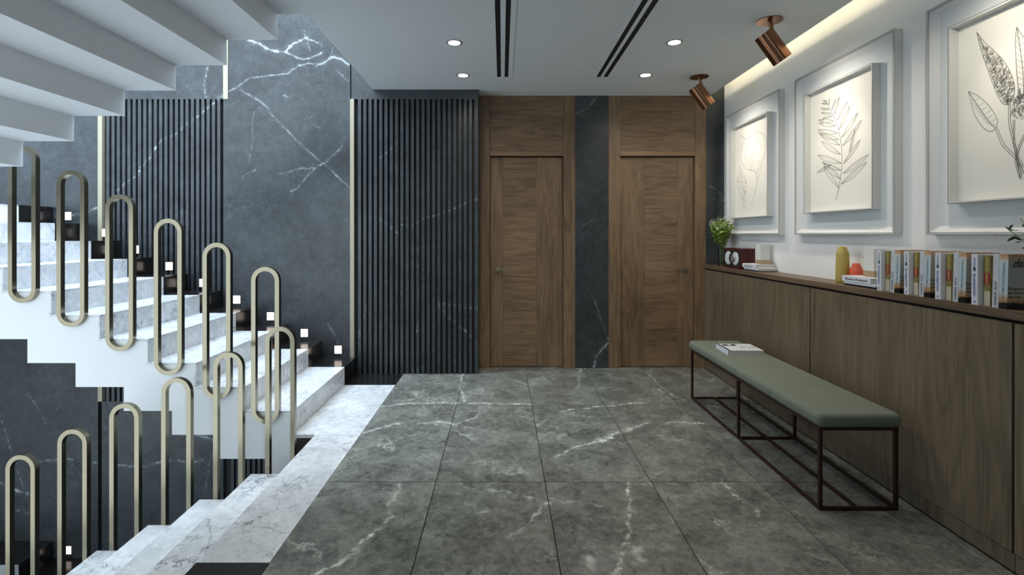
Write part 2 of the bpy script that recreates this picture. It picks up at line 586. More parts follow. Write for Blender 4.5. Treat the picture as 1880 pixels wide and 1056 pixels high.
DV = [([(1089, 676), (1094, 655), (1117, 629)], .010, .8), ([(1116, 624), (1097, 567), (1087, 543)], .005, .5),
      ([(1055, 210), (1079, 199), (1098, 175)], .005, .6), ([(1070, 415), (1095, 400)], .006, .35),
      ([(1297, 372), (1312, 366), (1330, 368)], .006, .4), ([(1300, 340), (1318, 350), (1330, 366)], .005, .4)]
DOORV = [([wall_pt(u, v, YD) for u, v in pl], w, s) for pl, w, s in DV]


# ---------------------------------------------------------------- stair wall
core = MB().box(-5.9, -0.236, YW + 0.034, 5.06, -3.7, 6.0).build('wall_stairwell', M['black'])
tag(core, 'dark blue marble wall behind the staircase with ribbed bands', kind='structure')


def panel(x0, x1, z0, z1, res=0.010, name='marble_panel'):
    p = MB().slabface('y', x0, x1, z0, z1, YW, YW + 0.033, res).build(name, M['wall_marble'], core)
    veins(p, WALLV, (0, 2))
    return p


ZT, ZS = SZ(182), SZ(737)
g = 0.0003
panel(-5.9, S(180) - g, 0.66 + g, 6.0, .012)
panel(-5.9, S(54) - g, -3.7, 0.66, .012)
panel(S(54) + g, S(180) - g, -3.7, 0.66, .012)
panel(S(183), S(410) - g, ZT, 6.0, .012)
panel(S(187), S(410) - g, -3.7, ZS - g, .012)
panel(S(419), S(643) - g, ZT, 4.2, .0055)
panel(S(419), S(643) - g, 4.2 + g, 6.0, .05)
panel(S(410), S(643) - g, SZ(554) + g, ZT, .0065)
panel(S(410), S(643) - g, SZ(838), SZ(554) - g, .011)
panel(S(544), S(643) - g, -3.7, SZ(838) - g, .03)
panel(S(645), S(878), ZT, CEIL + .5, .012)


def slats(x_first, n, pitch, z0, z1, lead=None, tail=None):
    for i in range(n):
        x0 = x_first + i * pitch
        nz = int((z1 - z0) / 0.007)
        mb = MB()
        w = pitch * 0.56
        mb.grid((x0, YW, z0), (w, 0, 0), (0, 0, z1 - z0), 2, nz)
        mb.box(x0, x0 + w, YW + 0.0004, YW + 0.033, z0, z1)
        s = mb.build('slat', M['wall_marble'], core)
        veins(s, WALLV, (0, 2))


PITCH = 9.705 * YW / F
slats(S(195), 22, PITCH, ZS, ZT)
slats(S(657.4), 22, PITCH, 0.0, ZT)
panel(S(871), S(878), 0.0, ZT, .012, 'edge_panel')
slats(S(424), 12, PITCH, -3.7, SZ(838) - .002)
# champagne metal strips beside the ribbed bands
MB().box(S(180.3), S(188), YW - 0.006, YW + 0.033, ZS, ZT).build('metal_strip', M['trim'], core)
MB().box(S(410.2), S(418.8), YW - 0.006, YW + 0.033, ZT, 6.0).build('metal_strip', M['trim'], core)
MB().box(S(643), S(650), YW - 0.006, YW + 0.033, 0.0, ZT).build('metal_strip', M['trim'], core)

# ---------------------------------------------------------------- door wall
back = MB().box(-0.236, 2.6, YD + 0.10, YD + 0.22, -0.02, 3.3).build('wall_back', M['gap'])
tag(back, 'back wall of the hall with two walnut doors and dark marble strips', kind='structure')
D = lambda u: (u - VPX) * YD / F
DZ = lambda v: H - (v - VPY) * YD / F
for u0, u1 in ((1056, 1117.5), (1296.5, 1330)):
    p = MB().slabface('y', D(u0) + g, D(u1) - g, 0.0, CEIL + (0.2 if u0 > 1200 else 0), YD, YD + 0.10, .006).build('marble_panel', M['wall_marble'], back)
    veins(p, DOORV, (0, 2))


def door(name, u0, u1, l0, l1, stiles, handle_u, lever_u, label):
    d = thing(name, (D((u0 + u1) / 2), YD, 0), label, kind='structure')
    o = d.location
    ztop = DZ(286)
    # fixed surround: two posts and the header panel
    MB(o).box(D(u0) + g, D(l0) - .004, YD, YD + .10, 0, CEIL).build('post', M['wood_v'], d, .0015)
    MB(o).box(D(l1) + .004, D(u1) - g, YD, YD + .10, 0, CEIL).build('post', M['wood_v'], d, .0015)
    MB(o).box(D(l0) - .0025, D(l1) + .0025, YD + .002, YD + .10, ztop + .05, CEIL).build('header_panel', M['wood_h'], d, .0015)
    MB(o).box(D(l0) - .0025, D(l1) + .0025, YD - .001, YD + .10, ztop, ztop + .048).build('header_rail', M['wood_h'], d, .0015)
    # leaf, set back in the surround
    yl = YD + .035
    leaf = MB(o).box(D(l0), D(l1), yl + .008, yl + .048, .006, ztop - .012).build('door_leaf', M['gap'], d)
    a, b = stiles
    MB(o).box(D(l0) + .001, D(a) - .001, yl, yl + .008, .006, ztop - .012).build('stile', M['wood_v'], leaf, .001)
    MB(o).box(D(b) + .001, D(l1) - .001, yl, yl + .008, .006, ztop - .012).build('stile', M['wood_v'], leaf, .001)
    nb = 5
    hz = (ztop - .018) / nb
    for i in range(nb):
        MB(o).box(D(a) + .0005, D(b) - .0005, yl + .0012, yl + .008, .006 + i * hz + .0006, .006 + (i + 1) * hz - .0006).build(
            'panel_board', M['wood_h'], leaf)
    # lever handle: square rose, neck and bar
    hx, hz_ = D(handle_u), DZ(495)
    e = D(lever_u)
    mb = MB(o)
    mb.box(hx - .025, hx + .025, yl - .008, yl, hz_ - .027, hz_ + .027)
    mb.cyl((hx, yl - .008, hz_), (hx, yl - .05, hz_), .010, n=12)
    mb.box(min(hx - .011 if e > hx else e, e), max(hx + .011 if e < hx else e, e), yl - .062, yl - .044, hz_ - .010, hz_ + .010)
    mb.build('lever_handle', M['handle'], leaf, .002)
    # sill shadow line
    return d


door('door_1', 878.8, 1056, 900, 1034, (923.5, 985), 913, 932.5, 'left walnut door with its lever handle on the left side')
door('door_2', 1117.6, 1296.4, 1139.7, 1275.6, (1185.5, 1246.5), 1260, 1240, 'right walnut door with its lever handle on the right side')

# ---------------------------------------------------------------- picture wall, other walls
wr = MB().box(XR, 2.5, -1.7, YD + 0.10, -0.02, 3.2).build('wall_right', M['picture_wall'])
tag(wr, 'white picture wall above the long wooden sideboard', kind='structure')
wf = MB().box(-2.0, -1.3, -1.75, -1.6, 0, 3.2).box(1.0, 2.5, -1.75, -1.6, 0, 3.2).box(-1.3, 1.0, -1.75, -1.6, 0, 0.9)\
    .box(-1.3, 1.0, -1.75, -1.6, 2.7, 3.2).build('wall_front', M['picture_wall'])
tag(wf, kind='structure')
w3 = MB().box(-1.3, 1.0, -1.70, -1.66, 0.9, 0.96).box(-1.3, 1.0, -1.70, -1.66, 2.64, 2.7).box(-1.3, -1.24, -1.70, -1.66, .9, 2.7)\
    .box(0.94, 1.0, -1.70, -1.66, .9, 2.7).build('window_3', M['window_frame'])
tag(w3, kind='structure')
MB().box(-1.25, 0.95, -1.685, -1.68, .95, 2.65).build('pane', M['glass'], w3)
wl = MB().box(-2.15, -2.0, -1.75, 1.3, -3.7, 6.0).build('wall_left', M['picture_wall'])
tag(wl, kind='structure')
we = MB().box(-6.05, -5.905, 1.15, 5.06, -3.7, 6.0).build('wall_far_left', M['plaster'])
tag(we, kind='structure')
wu = MB().box(-1.25, -1.1, 1.2, 5.06, 3.27, 6.0).build('wall_upper', M['plaster'])
tag(wu, kind='structure')
# glazed stair front (window_1) and skylight (window_2)
w1 = MB().box(-5.9, -2.15, 1.2, 1.3, -3.7, -3.6).box(-5.9, -2.15, 1.2, 1.3, 5.9, 6.0).build('window_1', M['window_frame'])
tag(w1, kind='structure')
for i in range(5):
    x = -5.9 + i * 3.69 / 4
    MB().box(x, x + .06, 1.2, 1.3, -3.6, 5.9).build('mullion', M['window_frame'], w1)
for i in range(4):
    x = -5.9 + i * 3.69 / 4
    MB().box(x + .06, x + 3.69 / 4, 1.245, 1.255, -3.6, 5.9).build('pane', M['glass'], w1)
w2 = MB().box(-5.9, -1.1, 1.2, 3.15, 6.0, 6.12).box(-5.9, -1.1, 4.74, 5.06, 6.0, 6.12).box(-5.9, -5.6, 3.15, 4.74, 6.0, 6.12)\
    .box(-1.25, -1.1, 3.15, 4.74, 6.0, 6.12).build('window_2', M['plaster'])
tag(w2, kind='structure')
for i in range(3):
    x = -5.6 + i * 1.45
    MB().box(x + .02, x + 1.43, 3.17, 4.72, 6.04, 6.05).build('pane', M['glass'], w2)

# ---------------------------------------------------------------- floor
FZ = lambda u, v: (470 + u / 2.265, 650 + v / 2.265)
FV = [([(600, 535), (555, 630), (560, 660)], .010, .6), ([(575, 672), (480, 750), (400, 830), (300, 890), (240, 920)], .011, .8),
      ([(440, 780), (400, 890)], .009, .5), ([(680, 290), (745, 280), (820, 293), (870, 278), (925, 255)], .013, .9),
      ([(820, 293), (850, 330), (930, 370)], .008, .4), ([(440, 330), (500, 310), (595, 290)], .028, .6),
      ([(520, 215), (700, 203), (850, 205), (1140, 210)], .012, .8), ([(860, 85), (850, 150), (870, 200)], .012, .7),
      ([(1260, 240), (1420, 220), (1520, 210), (1630, 200)], .013, .8), ([(1240, 430), (1320, 390), (1450, 360), (1520, 320), (1625, 288)], .018, .9),
      ([(1400, 365), (1460, 345), (1600, 300)], .030, .4), ([(1620, 70), (1690, 145), (1780, 195)], .012, .7),
      ([(1165, 295), (1205, 275)], .010, .7), ([(1710, 288), (1750, 278), (1810, 290), (1860, 290)], .012, .9),
      ([(1550, 535), (1550, 620), (1555, 720), (1540, 800), (1520, 860), (1490, 920)], .010, .9),
      ([(1040, 765), (1120, 720), (1190, 640)], .008, .5), ([(840, 540), (920, 570), (1040, 570), (1120, 600), (1210, 620)], .007, .5),
      ([(1220, 600), (1450, 635)], .006, .4), ([(1350, 60), (1340, 140)], .014, .5), ([(1380, 850), (1390, 900)], .035, .5),
      ([(1580, 810), (1600, 860)], .035, .45), ([(560, 375), (600, 350), (680, 330)], .008, .3), ([(920, 665), (965, 660)], .014, .5),
      ([(1040, 100), (1130, 130)], .012, .4), ([(740, 300), (760, 260)], .010, .3), ([(1180, 630), (1215, 618)], .014, .6)]
FLOORV = [([floor_pt(*FZ(u, v)) for u, v in pl], w * 1.1, min(1.0, s * 1.1)) for pl, w, s in FV]
FLOORV += [([floor_pt(u, v) for u, v in ((1329, 885), (1353, 914), (1380, 931), (1397, 948))], .009, .7),
           ([floor_pt(u, v) for u, v in ((1313, 886), (1316, 905))], .008, .4)]
fl = MB().box(-1.273, 2.3, -1.7, 3.30, -0.48, -0.022).box(-1.428, 2.3, 3.30, 5.06, -0.48, -0.022).build('floor', M['gap'])
tag(fl, 'grey veined marble tile floor of the hall', kind='structure')
xs = [-0.967, -0.366, 0.236, 0.822, 1.411, 2.0, 2.062]
ys = [-1.7, -0.93, 0.272, 1.473, 2.673, 3.874, YD + .04]
j = 0.0022
for a, b in zip(xs[:-1], xs[1:]):
    for c, e in zip(ys[:-1], ys[1:]):
        if b < 0 and e > 4.9:
            e = YW + .033 if b < -.2 else e
        if a < -.3 and a > -.4 and e > 4.9:
            e = YW + .03
        t = MB().slabface('z', a + j, b - j, c + j, e - j, 0.0, -0.022, .0075 if e > 1.5 else .3).build('tile', M['floor_marble'], fl)
        veins(t, FLOORV, (0, 1), .008)
MB().box(-0.24, 0.236, YW + .03, YD + .04, -.022, 0.0).build('tile', M['floor_marble'], fl)
Z5 = lambda u, v: (350 + u / 2.315, 600 + v / 2.315)
SV = [([(215, 830), (270, 850), (330, 855), (410, 880)], .004, .9), ([(100, 830), (260, 800), (420, 770), (500, 740)], .003, .5),
      ([(520, 440), (620, 460), (730, 470)], .004, .6), ([(460, 490), (520, 500)], .004, .6), ([(690, 280), (740, 272)], .008, .5),
      ([(545, 400), (560, 380), (640, 340)], .004, .5), ([(180, 835), (205, 845)], .006, .9), ([(290, 750), (320, 770)], .003, .5),
      ([(390, 590), (440, 560), (480, 530)], .004, .5), ([(560, 640), (600, 615)], .004, .5)]
STRIPV = [([floor_pt(*Z5(u, v)) for u, v in pl], w, s) for pl, w, s in SV]
for (a, b, c, e) in ((-1.273, -.967, 2.017, 3.30), (-1.428, -.967, 3.3012, 4.391)):
    t = MB().slabface('z', a, b - .0008, c, e - .0008, 0.0, -0.022, .005).build('border_slab', M['white_marble'], fl)
    veins(t, STRIPV, (0, 1))
MB().box(-1.273, -.968, -1.7, 2.0155, -.022, 0).build('border_slab', M['black_marble'], fl)
MB().box(-1.428, -.968, 4.392, YW + .033, -.022, 0).build('border_slab', M['black_marble'], fl)
lf = MB().box(-6.0, 2.3, 1.2, 5.06, -3.75, -3.7).build('floor_lower', M['floor_marble'])
tag(lf, kind='structure')

# ---------------------------------------------------------------- ceiling with cove
ce = MB().box(-1.26, 1.95, -1.75, YD + .1, CEIL, 3.27).box(1.95, 2.12, -1.75, YD + .1, CEIL, CEIL + .05)\
    .box(1.95, 2.5, -1.75, YD + .1, 2.99, 3.27).box(-2.15, -1.26, -1.75, 1.3, CEIL, 3.27)\
    .box(-1.444, -1.26, 1.3, 3.12, CEIL, 3.26).build('ceiling', M['ceiling'])
tag(ce, 'plain grey white ceiling with a light cove along the picture wall', kind='structure')
MB().box(1.955, 1.965, -1.0, 4.9, 2.855, 2.875).build('led_strip', M['led'], ce)

# ---------------------------------------------------------------- stairs
XK = lambda k: -1.428 - RUN * (k - 1)          # riser k of the rising flight
YN, YB = 3.30, 4.391                           # near face, start of the black ends


def flight_back(dz, k0, label):
    """flight along the marble wall, rising to the left onto a landing"""
    d = thing('staircase', (-1.428, YN, dz), label, 'staircase')
    o = d.location
    t = .014
    poly = [(-1.428, -.48)]
    for k in range(1, 11):
        poly += [(XK(k) - t, RISE * (k - 1) - t if k > 1 else -t), (XK(k) - t, RISE * k - t)]
    poly[1] = (-1.428, -t)
    poly.insert(2, (XK(1) - t, -t))
    poly += [(-5.9, 1.63 - t), (-5.9, 1.304)]
    for m in range(9, 0, -1):
        s = -1.592 - RUN * m
        poly += [(s, RISE * (m - 1)), (s, RISE * (m - 2))]
    poly += [(-1.592, -RISE), (-1.592, -.48)]
    MB(o).prism([(x, z + dz) for x, z in poly], YN, YW - .008).build('stair_body', M['plaster'], d)
    for k in range(k0, 11):
        z0, z1 = RISE * (k - 1) + dz, RISE * k + dz
        x = XK(k)
        if k < 10:
            MB(o).box(XK(k + 1) - t, x, YN - .001, YB, z1 - t, z1).build('tread', M['white_marble'], d)
            MB(o).box(XK(k + 1) - t, x, YB, YW - .008, z1 - t, z1 + .0008).build('end_tread', M['black_marble'], d)
        MB(o).box(x - t, x, YN - .001, YB, z0, z1 - t).build('riser', M['white_marble'] if k < 10 else M['plaster'], d)
        MB(o).box(x - t, x + .0006, YB, YW - .008, z0, z1 - t).build('end_riser', M['black_marble'], d)
    # landing slabs
    MB(o).box(-5.9, XK(10), YN, YB, 1.63 - t + dz, 1.63 + dz).build('landing_slab', M['white_marble'], d)
    MB(o).box(-5.9, XK(10), YB, YW - .008, 1.63 - t + dz, 1.63 + dz + .0008).build('landing_slab', M['black_marble'], d)
    return d


def flight_front(top, yfar, finish, label):
    """flight on the near side, rising to the right up to level top"""
    d = thing('staircase', (-1.444, 1.68, top - 1.956), label, 'staircase')
    o = d.location
    t = .014
    E = lambda q: -1.273 - RUN * q
    xr = -1.274 if finish else -1.4445
    poly = [(-1.444, -.48), (xr, -.48), (xr, -t - RISE)] if finish else [(xr, -.48), (xr, -t - RISE)]
    for q in range(1, 10):
        poly += [(E(q) + t, -RISE * q - t), (E(q) + t, -RISE * (q + 1) - t)]
    poly += [(-5.9, -1.63 - t), (-5.9, -1.956)]
    for n in range(8, -1, -1):
        s = -1.444 - RUN * n
        poly += [(s, -.643 - RISE * n if n < 8 else -1.956), (s, -.48 - RISE * n)]
    pl = []
    for p in poly:
        if not pl or p != pl[-1]:
            pl.append(p)
    if pl[0] == pl[-1]:
        pl.pop()
    MB(o).prism([(x, z + top) for x, z in pl], 1.68, yfar).build('stair_body', M['plaster'], d)
    if finish:
        Z4 = lambda u, v: (u / 2.315, 600 + v / 2.315)
        L1 = [([(75, 820), (90, 880), (80, 920), (40, 960), (10, 1000)], .009, .7), ([(70, 938), (110, 950)], .012, 1.0),
              ([(0, 770), (40, 800), (75, 820)], .004, .5), ([(20, 850), (60, 822)], .005, .5)]
        tv = [([floor_pt(*Z5(u, v), Z=-RISE) for u, v in p], w, s) for p, w, s in L1]
        for q in range(1, 10):
            x0, x1, z = E(q), E(q - 1), top - RISE * q
            a = MB(o).slabface('z', x0, x1, 2.017, yfar + .001, z, z - t, .005 if q == 1 else .4).build('tread', M['white_marble'], d)
            if q == 1:
                veins(a, [([(px - o.x, py - o.y) for px, py in p], w, s) for p, w, s in tv], (0, 1))
            MB(o).box(x0, x1, 1.68, 2.016, z - t, z + .0005).build('end_tread', M['black_marble'], d)
            MB(o).box(x1 - .0005, x1 + t, 1.68, yfar, z, z + RISE - t if q > 1 else z + RISE - .023).build('riser', M['white_marble'], d)
        MB(o).box(-5.9, E(9), 1.68, yfar + .2, top - 1.63 - t, top - 1.63).build('landing_slab', M['white_marble'], d)
    return d


flight_back(0.0, 1, 'white marble stair flight rising left along the dark wall from the hall floor')
flight_back(-3.26, 6, 'stair flight one storey down, its landing peeking in at the bottom left corner')
flight_front(3.26, 3.12, False, 'overhead stair flight showing its stepped white underside, top left')
flight_front(0.0, 3.09, True, 'white marble stair flight going down at the lower left, from the floor edge')


def loop_mesh(o, xc, z0, z1, w, bw, y0, y1, n=14):
    """flat-bar stadium loop in an XZ plane"""
    r = w / 2
    out, inn = [], []
    for rr, lst in ((r, out), (r - bw, inn)):
        for i in range(n + 1):
            a = math.pi * i / n
            lst.append((xc + rr * math.cos(a), z1 - r + rr * math.sin(a)))
        for i in range(n + 1):
            a = math.pi + math.pi * i / n
            lst.append((xc + rr * math.cos(a), z0 + r + rr * math.sin(a)))
    m = len(out)
    vs = [(x, y0, z) for x, z in out] + [(x, y0, z) for x, z in inn] + [(x, y1, z) for x, z in out] + [(x, y1, z) for x, z in inn]
    fs = []
    for i in range(m):
        k = (i + 1) % m
        fs += [(i, i + m, k + m, k), (i + 2 * m, k + 2 * m, k + 3 * m, i + 3 * m),
               (i, k, k + 2 * m, i + 2 * m), (i + m, i + 3 * m, k + 3 * m, k + m)]
    mb = MB(o)
    mb.add(vs, fs)
    return mb


ordn = ['first', 'second', 'third', 'fourth', 'fifth', 'sixth', 'seventh', 'eighth', 'ninth']
b0 = None
for i in range(6):
    xc = -1.598 - RUN * i
    z0 = 0.088 + RISE * i
    lab = 'tall brass loop baluster on the rising flight, %s from the hall floor' % ordn[i]
    if b0 is None:
        b0 = loop_mesh((xc, 3.27, z0), xc, z0, z0 + 1.058, .188, .029, 3.266, 3.2985).build('loop_baluster', M['brass'])
        tag(b0, lab, 'baluster', 'brass loop balusters on the rising flight')
    else:
        c = b0.copy()
        COL.objects.link(c)
        c.location = (xc, 3.27, z0)
        c['label'] = lab
b1 = None
for i in range(6):
    xc = -1.419 - RUN * i * 1.01
    z1 = 0.776 - RISE * i * 1.005
    lab = 'brass loop baluster on the descending flight, %s down from the hall floor' % ordn[i]
    if b1 is None:
        b1 = loop_mesh((xc, 3.10, z1 - 1.06), xc, z1 - 1.06, z1, .188, .028, 3.092, 3.124).build('loop_baluster', M['brass'])
        tag(b1, lab, 'baluster', 'brass loop balusters on the descending flight')
        zz = b1.location.z
    else:
        c = b1.copy()
        COL.objects.link(c)
        c.location = (xc, 3.10, zz - RISE * i * 1.005)
        c['label'] = lab

# step lights in the wall
sl = thing('step_light', (-1.601, YW, 0.239), 'small square step light by the lowest tread next to the metal strip', 'step light',
           'square lights above the rising flight')
MB((0, 0, 0)).box(-.038, .038, -.003, .012, -.042, .042).build('housing', M['black'], sl)
MB((0, 0, 0)).box(-.0345, .0345, -.005, -.003, -.0385, .0385).build('diffuser', M['step_lamp'], sl)
for i in range(1, 9):
    dup(sl, (-1.601 - .3297 * i, YW, .239 + .163 * i), 'small square step light, %s counted up from the lowest tread' % ordn[i])
lo = dup(sl, (-1.601 - .3297 * 8, YW - .001, .239 + .163 * 8 - 3.26), 'small square step light low on the wall at the bottom left, below the stairs')
lo['group'] = 'square lights above the lower flight'

# ---------------------------------------------------------------- ceiling fittings
dl = thing('downlight', (-.353, 3.573, CEIL), 'round recessed downlight, front left of the four', 'downlight', 'recessed downlights')
MB().lathe((0, 0, 0), [(.058, 0.0), (.058, -.004), (.050, -.006), (.043, -.004), (.043, .0)], 32).build('trim_ring', M['grey_ring'], dl)
MB().cyl((0, 0, -.0045), (0, 0, -.002), .0435, n=32).build('diffuser', M['lamp'], dl)


def down_beam(x, y, e):
    d = bpy.data.lights.new('downlight_beam', 'SPOT')
    d.energy, d.spot_size, d.spot_blend, d.shadow_soft_size, d.color = e, math.radians(150), 1.0, .05, (1.0, .95, .85)
    o = bpy.data.objects.new('downlight_beam', d)
    o.location = (x, y, CEIL - .02)
    COL.objects.link(o)


for x in (-.35, 1.27):
    for y in (4.305, 3.57, 2.83):  # nearest row is added out of view, without fittings, to brighten the floor
        down_beam(x, y, {4.305: (16, 23), 3.57: (36, 25), 2.83: (46, 15)}[y][x > 0])
for x, y, n in ((-.348, 4.307, 'back left'), (1.267, 3.567, 'front right'), (1.271, 4.30, 'back right')):
    dup(dl, (x, y, CEIL), 'round recessed downlight, %s of the four' % n)


def vent(x0, x1, slots, label):
    d = thing('ceiling_vent', ((x0 + x1) / 2, 2.9, CEIL), label, 'vent', 'linear slot vents in the ceiling')
    o = d.location
    y0, y1 = 1.2, 4.348
    (a, b), (c, e) = slots
    fr = MB(o)
    for p, q in ((x0, a), (b, c), (e, x1)):
        fr.box(p, q, y0 + .02, y1, CEIL - .006, CEIL - .0005)
    fr.box(x0, x1, y0, y0 + .02, CEIL - .006, CEIL - .0005).box(x0, x1, y1, y1 + .02, CEIL - .006, CEIL - .0005)
    fr.build('flange', M['ceiling'], d)
    for p, q in slots:
        MB(o).box(p, q, y0 + .02, y1, CEIL - .0022, CEIL - .0005).build('slot', M['black'], d)


vent(-.073, .090, ((-.045, -.011), (.022, .054)), 'long two-slot air vent in the ceiling, the left one running over the left door')
vent(.812, .980, ((.843, .880), (.905, .944)), 'long two-slot air vent in the ceiling, the right one near the copper spotlights')

sp = thing('ceiling_spotlight', (1.768, 3.205, CEIL), 'copper cylinder spotlight aimed at the middle picture', 'spotlight', 'copper ceiling spotlights')
MB().cyl((0, 0, -.006), (0, 0, -.0005), .079, n=40).build('base_plate', M['copper'], sp)
ax = Vector((.585, 0, -.811))
pv = Vector((.012, 0, -.075))
MB().cyl((0.0, 0, -.006), pv + ax * .02, .013, n=14).build('stem', M['copper'], sp)
top_c = Vector((-.052, 0, -.115)) + Vector((.012, 0, .022))
p0 = Vector((-.040, 0, -.088))
p1 = p0 + ax * .215
MB().cyl(p0, p0 + ax * .195, .062, n=40).cyl(p0 + ax * .195, p1, .062, n=40, caps=False).cyl(p0 + ax * .195, p1, .056, n=40, caps=False)\
    .build('lamp_cylinder', M['copper'], sp)
MB().cyl(p0 + ax * .197, p0 + ax * .199, .055, n=32).build('lens', M['spot_lamp'], sp)


def spot_lamp(y, e, cone=58, blend=1.0):
    d = bpy.data.lights.new('spot_beam', 'SPOT')
    d.energy, d.spot_size, d.spot_blend, d.shadow_soft_size, d.color = e, math.radians(cone), blend, .03, (1.0, .91, .76)
    o = bpy.data.objects.new('spot_beam', d)
    o.location = Vector((1.768, y, CEIL)) + p1 + ax * .02
    o.rotation_euler = Vector((.50, 0, -.866)).to_track_quat('-Z', 'Y').to_euler()
    COL.objects.link(o)


spot_lamp(3.205, 15, 66)
spot_lamp(3.205, 11, 150)
dup(sp, (1.768, 4.35, CEIL), 'copper cylinder spotlight by the doors, aimed at the far picture')
spot_lamp(4.35, 15, 66)
spot_lamp(4.35, 11, 150)
spot_lamp(2.06, 10, 66)
spot_lamp(2.06, 11, 150)

# ---------------------------------------------------------------- sideboard units and top
XC = 2.06
ZB, ZC = 1.021, 1.057
units = [(4.527, 4.94, 'narrow end unit of the wooden sideboard, next to the right door'),
         (3.245, 4.527, 'wide sideboard unit under the far picture, behind the bench'),
         (1.955, 3.245, 'wide sideboard unit under the middle picture, beside the near end of the bench'),
         (0.665, 1.955, 'sideboard unit at the right edge, only its end showing')]
for y0, y1, lab in units:
    d = thing('sideboard_unit', ((XC + XR) / 2, (y0 + y1) / 2, 0), lab, 'cabinet', 'units of the long wooden sideboard')
    o = d.location
    MB(o).box(XC + .022, XR - .001, y0 + .001, y1 - .001, .076, ZB - .012).build('body', M['gap'], d)
    MB(o).box(XC, XC + .021, y0 + .005, y1 - .005, .080, ZB - .014).build('door', M['cab'], d, .001)
    MB(o).box(XC + .008, XR - .001, y0 + .001, y1 - .001, 0.0005, .074).build('plinth', M['cab'], d)
ct = MB((XC, 2.8, ZB)).box(XC - .004, XR - .001, 0.66, YD - .004, ZB, ZC).build('worktop', M['cab_top'], None, .0015)
tag(ct, 'long thin wooden top running over the sideboard units', 'worktop')
ct2 = MB((XC, 2.8, ZB)).box(XC + .03, XR - .001, 0.67, YD - .01, ZB - .012, ZB).build('shadow_gap', M['gap'], ct)
ct2.location = (0, 0, 0)

# ---------------------------------------------------------------- pictures
def ring_rect(mb, x0, x1, ya, yb, za, zb, w):
    """rectangular frame in the plane x: ya..yb, za..zb, bar width w, depth x0..x1"""
    mb.box(x0, x1, ya, yb, za, za + w).box(x0, x1, ya, yb, zb - w, zb)
    mb.box(x0, x1, ya, ya + w, za + w, zb - w).box(x0, x1, yb - w, yb, za + w, zb - w)
    return mb


def right_pt(u, v, X=2.243):
    Y = F * X / (u - VPX)
    return (Y, H - (v - VPY) * Y / F)


def ribbon(mb, pts, w, x):
    pts = [Vector(p) for p in pts]
    n = len(pts)
    vs = []
    for i in range(n):
        t = (pts[min(i + 1, n - 1)] - pts[max(i - 1, 0)])
        if t.length < 1e-9:
            t = Vector((1, 0))
        t.normalize()
        nn = Vector((-t.y, t.x)) * w / 2
        for q in (pts[i] + nn, pts[i] - nn):
            vs.append((x, q.x, q.y))
    mb.add(vs, [(2 * i, 2 * i + 1, 2 * i + 3, 2 * i + 2) for i in range(n - 1)])


def bez(a, b, bulge, n=10):
    a, b = Vector(a), Vector(b)
    d = b - a
    nn = Vector((-d.y, d.x))
    return [a + d * t + nn * bulge * 4 * t * (1 - t) * (1.15 - .3 * t) for t in [i / n for i in range(n + 1)]]


def smooth_line(pts, n=6):
    pts = [Vector(p) for p in pts]
    out = []
    for i in range(len(pts) - 1):
        p0, p1_, p2, p3 = pts[max(i - 1, 0)], pts[i], pts[i + 1], pts[min(i + 2, len(pts) - 1)]
        for k in range(n):
            t = k / n
            out.append(.5 * ((2 * p1_) + (p2 - p0) * t + (2 * p0 - 5 * p1_ + 4 * p2 - p3) * t * t + (3 * p1_ - p0 - 3 * p2 + p3) * t ** 3))
    return out + [pts[-1]]


PX = 2.2425


def picture(yn, label):
    """outer box frame 0.935 wide whose near side is at yn"""
    W, za, zb = .935, 1.3636, 2.532
    yf = yn + W
    d = thing('framed_picture', (XR, (yn + yf) / 2, za), label, 'picture', 'framed botanical drawings')
    o = d.location
    ring_rect(MB(o), 2.22, XR - .0005, yn, yf, za, zb, .012).build('outer_frame', M['frame'], d, .001)
    MB(o).box(2.250, XR - .0005, yn + .012, yf - .012, za + .012, zb - .012).build('mat_board', M['frame_back'], d)
    # sloping moulding inside the outer frame
    a, b = .012, .045
    vs, fs = [], []
    for (e, x) in ((a, 2.226), (b, 2.2498)):
        vs += [(x, yn + e, za + e), (x, yf - e, za + e), (x, yf - e, zb - e), (x, yn + e, zb - e)]
    for i in range(4):
        k = (i + 1) % 4
        fs.append((i, k, k + 4, i + 4))
    MB(o).add(vs, fs).build('moulding', M['moulding'], d)
    e = ring_rect(MB(o), 2.2195, 2.2202, yn - .0002, yf + .0002, za - .0002, zb + .0002, .0022)
    ring_rect(e, 2.2193, 2.2203, yn + .0105, yf - .0105, za + .0105, zb - .0105, .0016)
    ym0, ym1, zm0, zm1 = yn + .137, yf - .145, 1.5156, 2.386
    ring_rect(MB(o), 2.200, 2.2499, ym0, ym1, zm0, zm1, .010).build('inner_frame', M['frame'], d, .001)
    ring_rect(e, 2.1993, 2.2003, ym0 - .0002, ym1 + .0002, zm0 - .0002, zm1 + .0002, .0022)
    e.build('edge_line', M['edge'], d)
    MB(o).box(2.2435, 2.2499, ym0 + .010, ym1 - .010, zm0 + .010, zm1 - .010).build('paper', M['paper'], d)
    return d, o


def leaf_outline(mb, tip, base, b1, b2, w, inner=2):
    for bb in (b1, b2):
        ribbon(mb, bez(tip, base, bb), w, PX)
    for i in range(inner):
        f = (i + 1) / (inner + 1)
        ribbon(mb, bez(tip, base, b1 + (b2 - b1) * f), w * .6, PX)


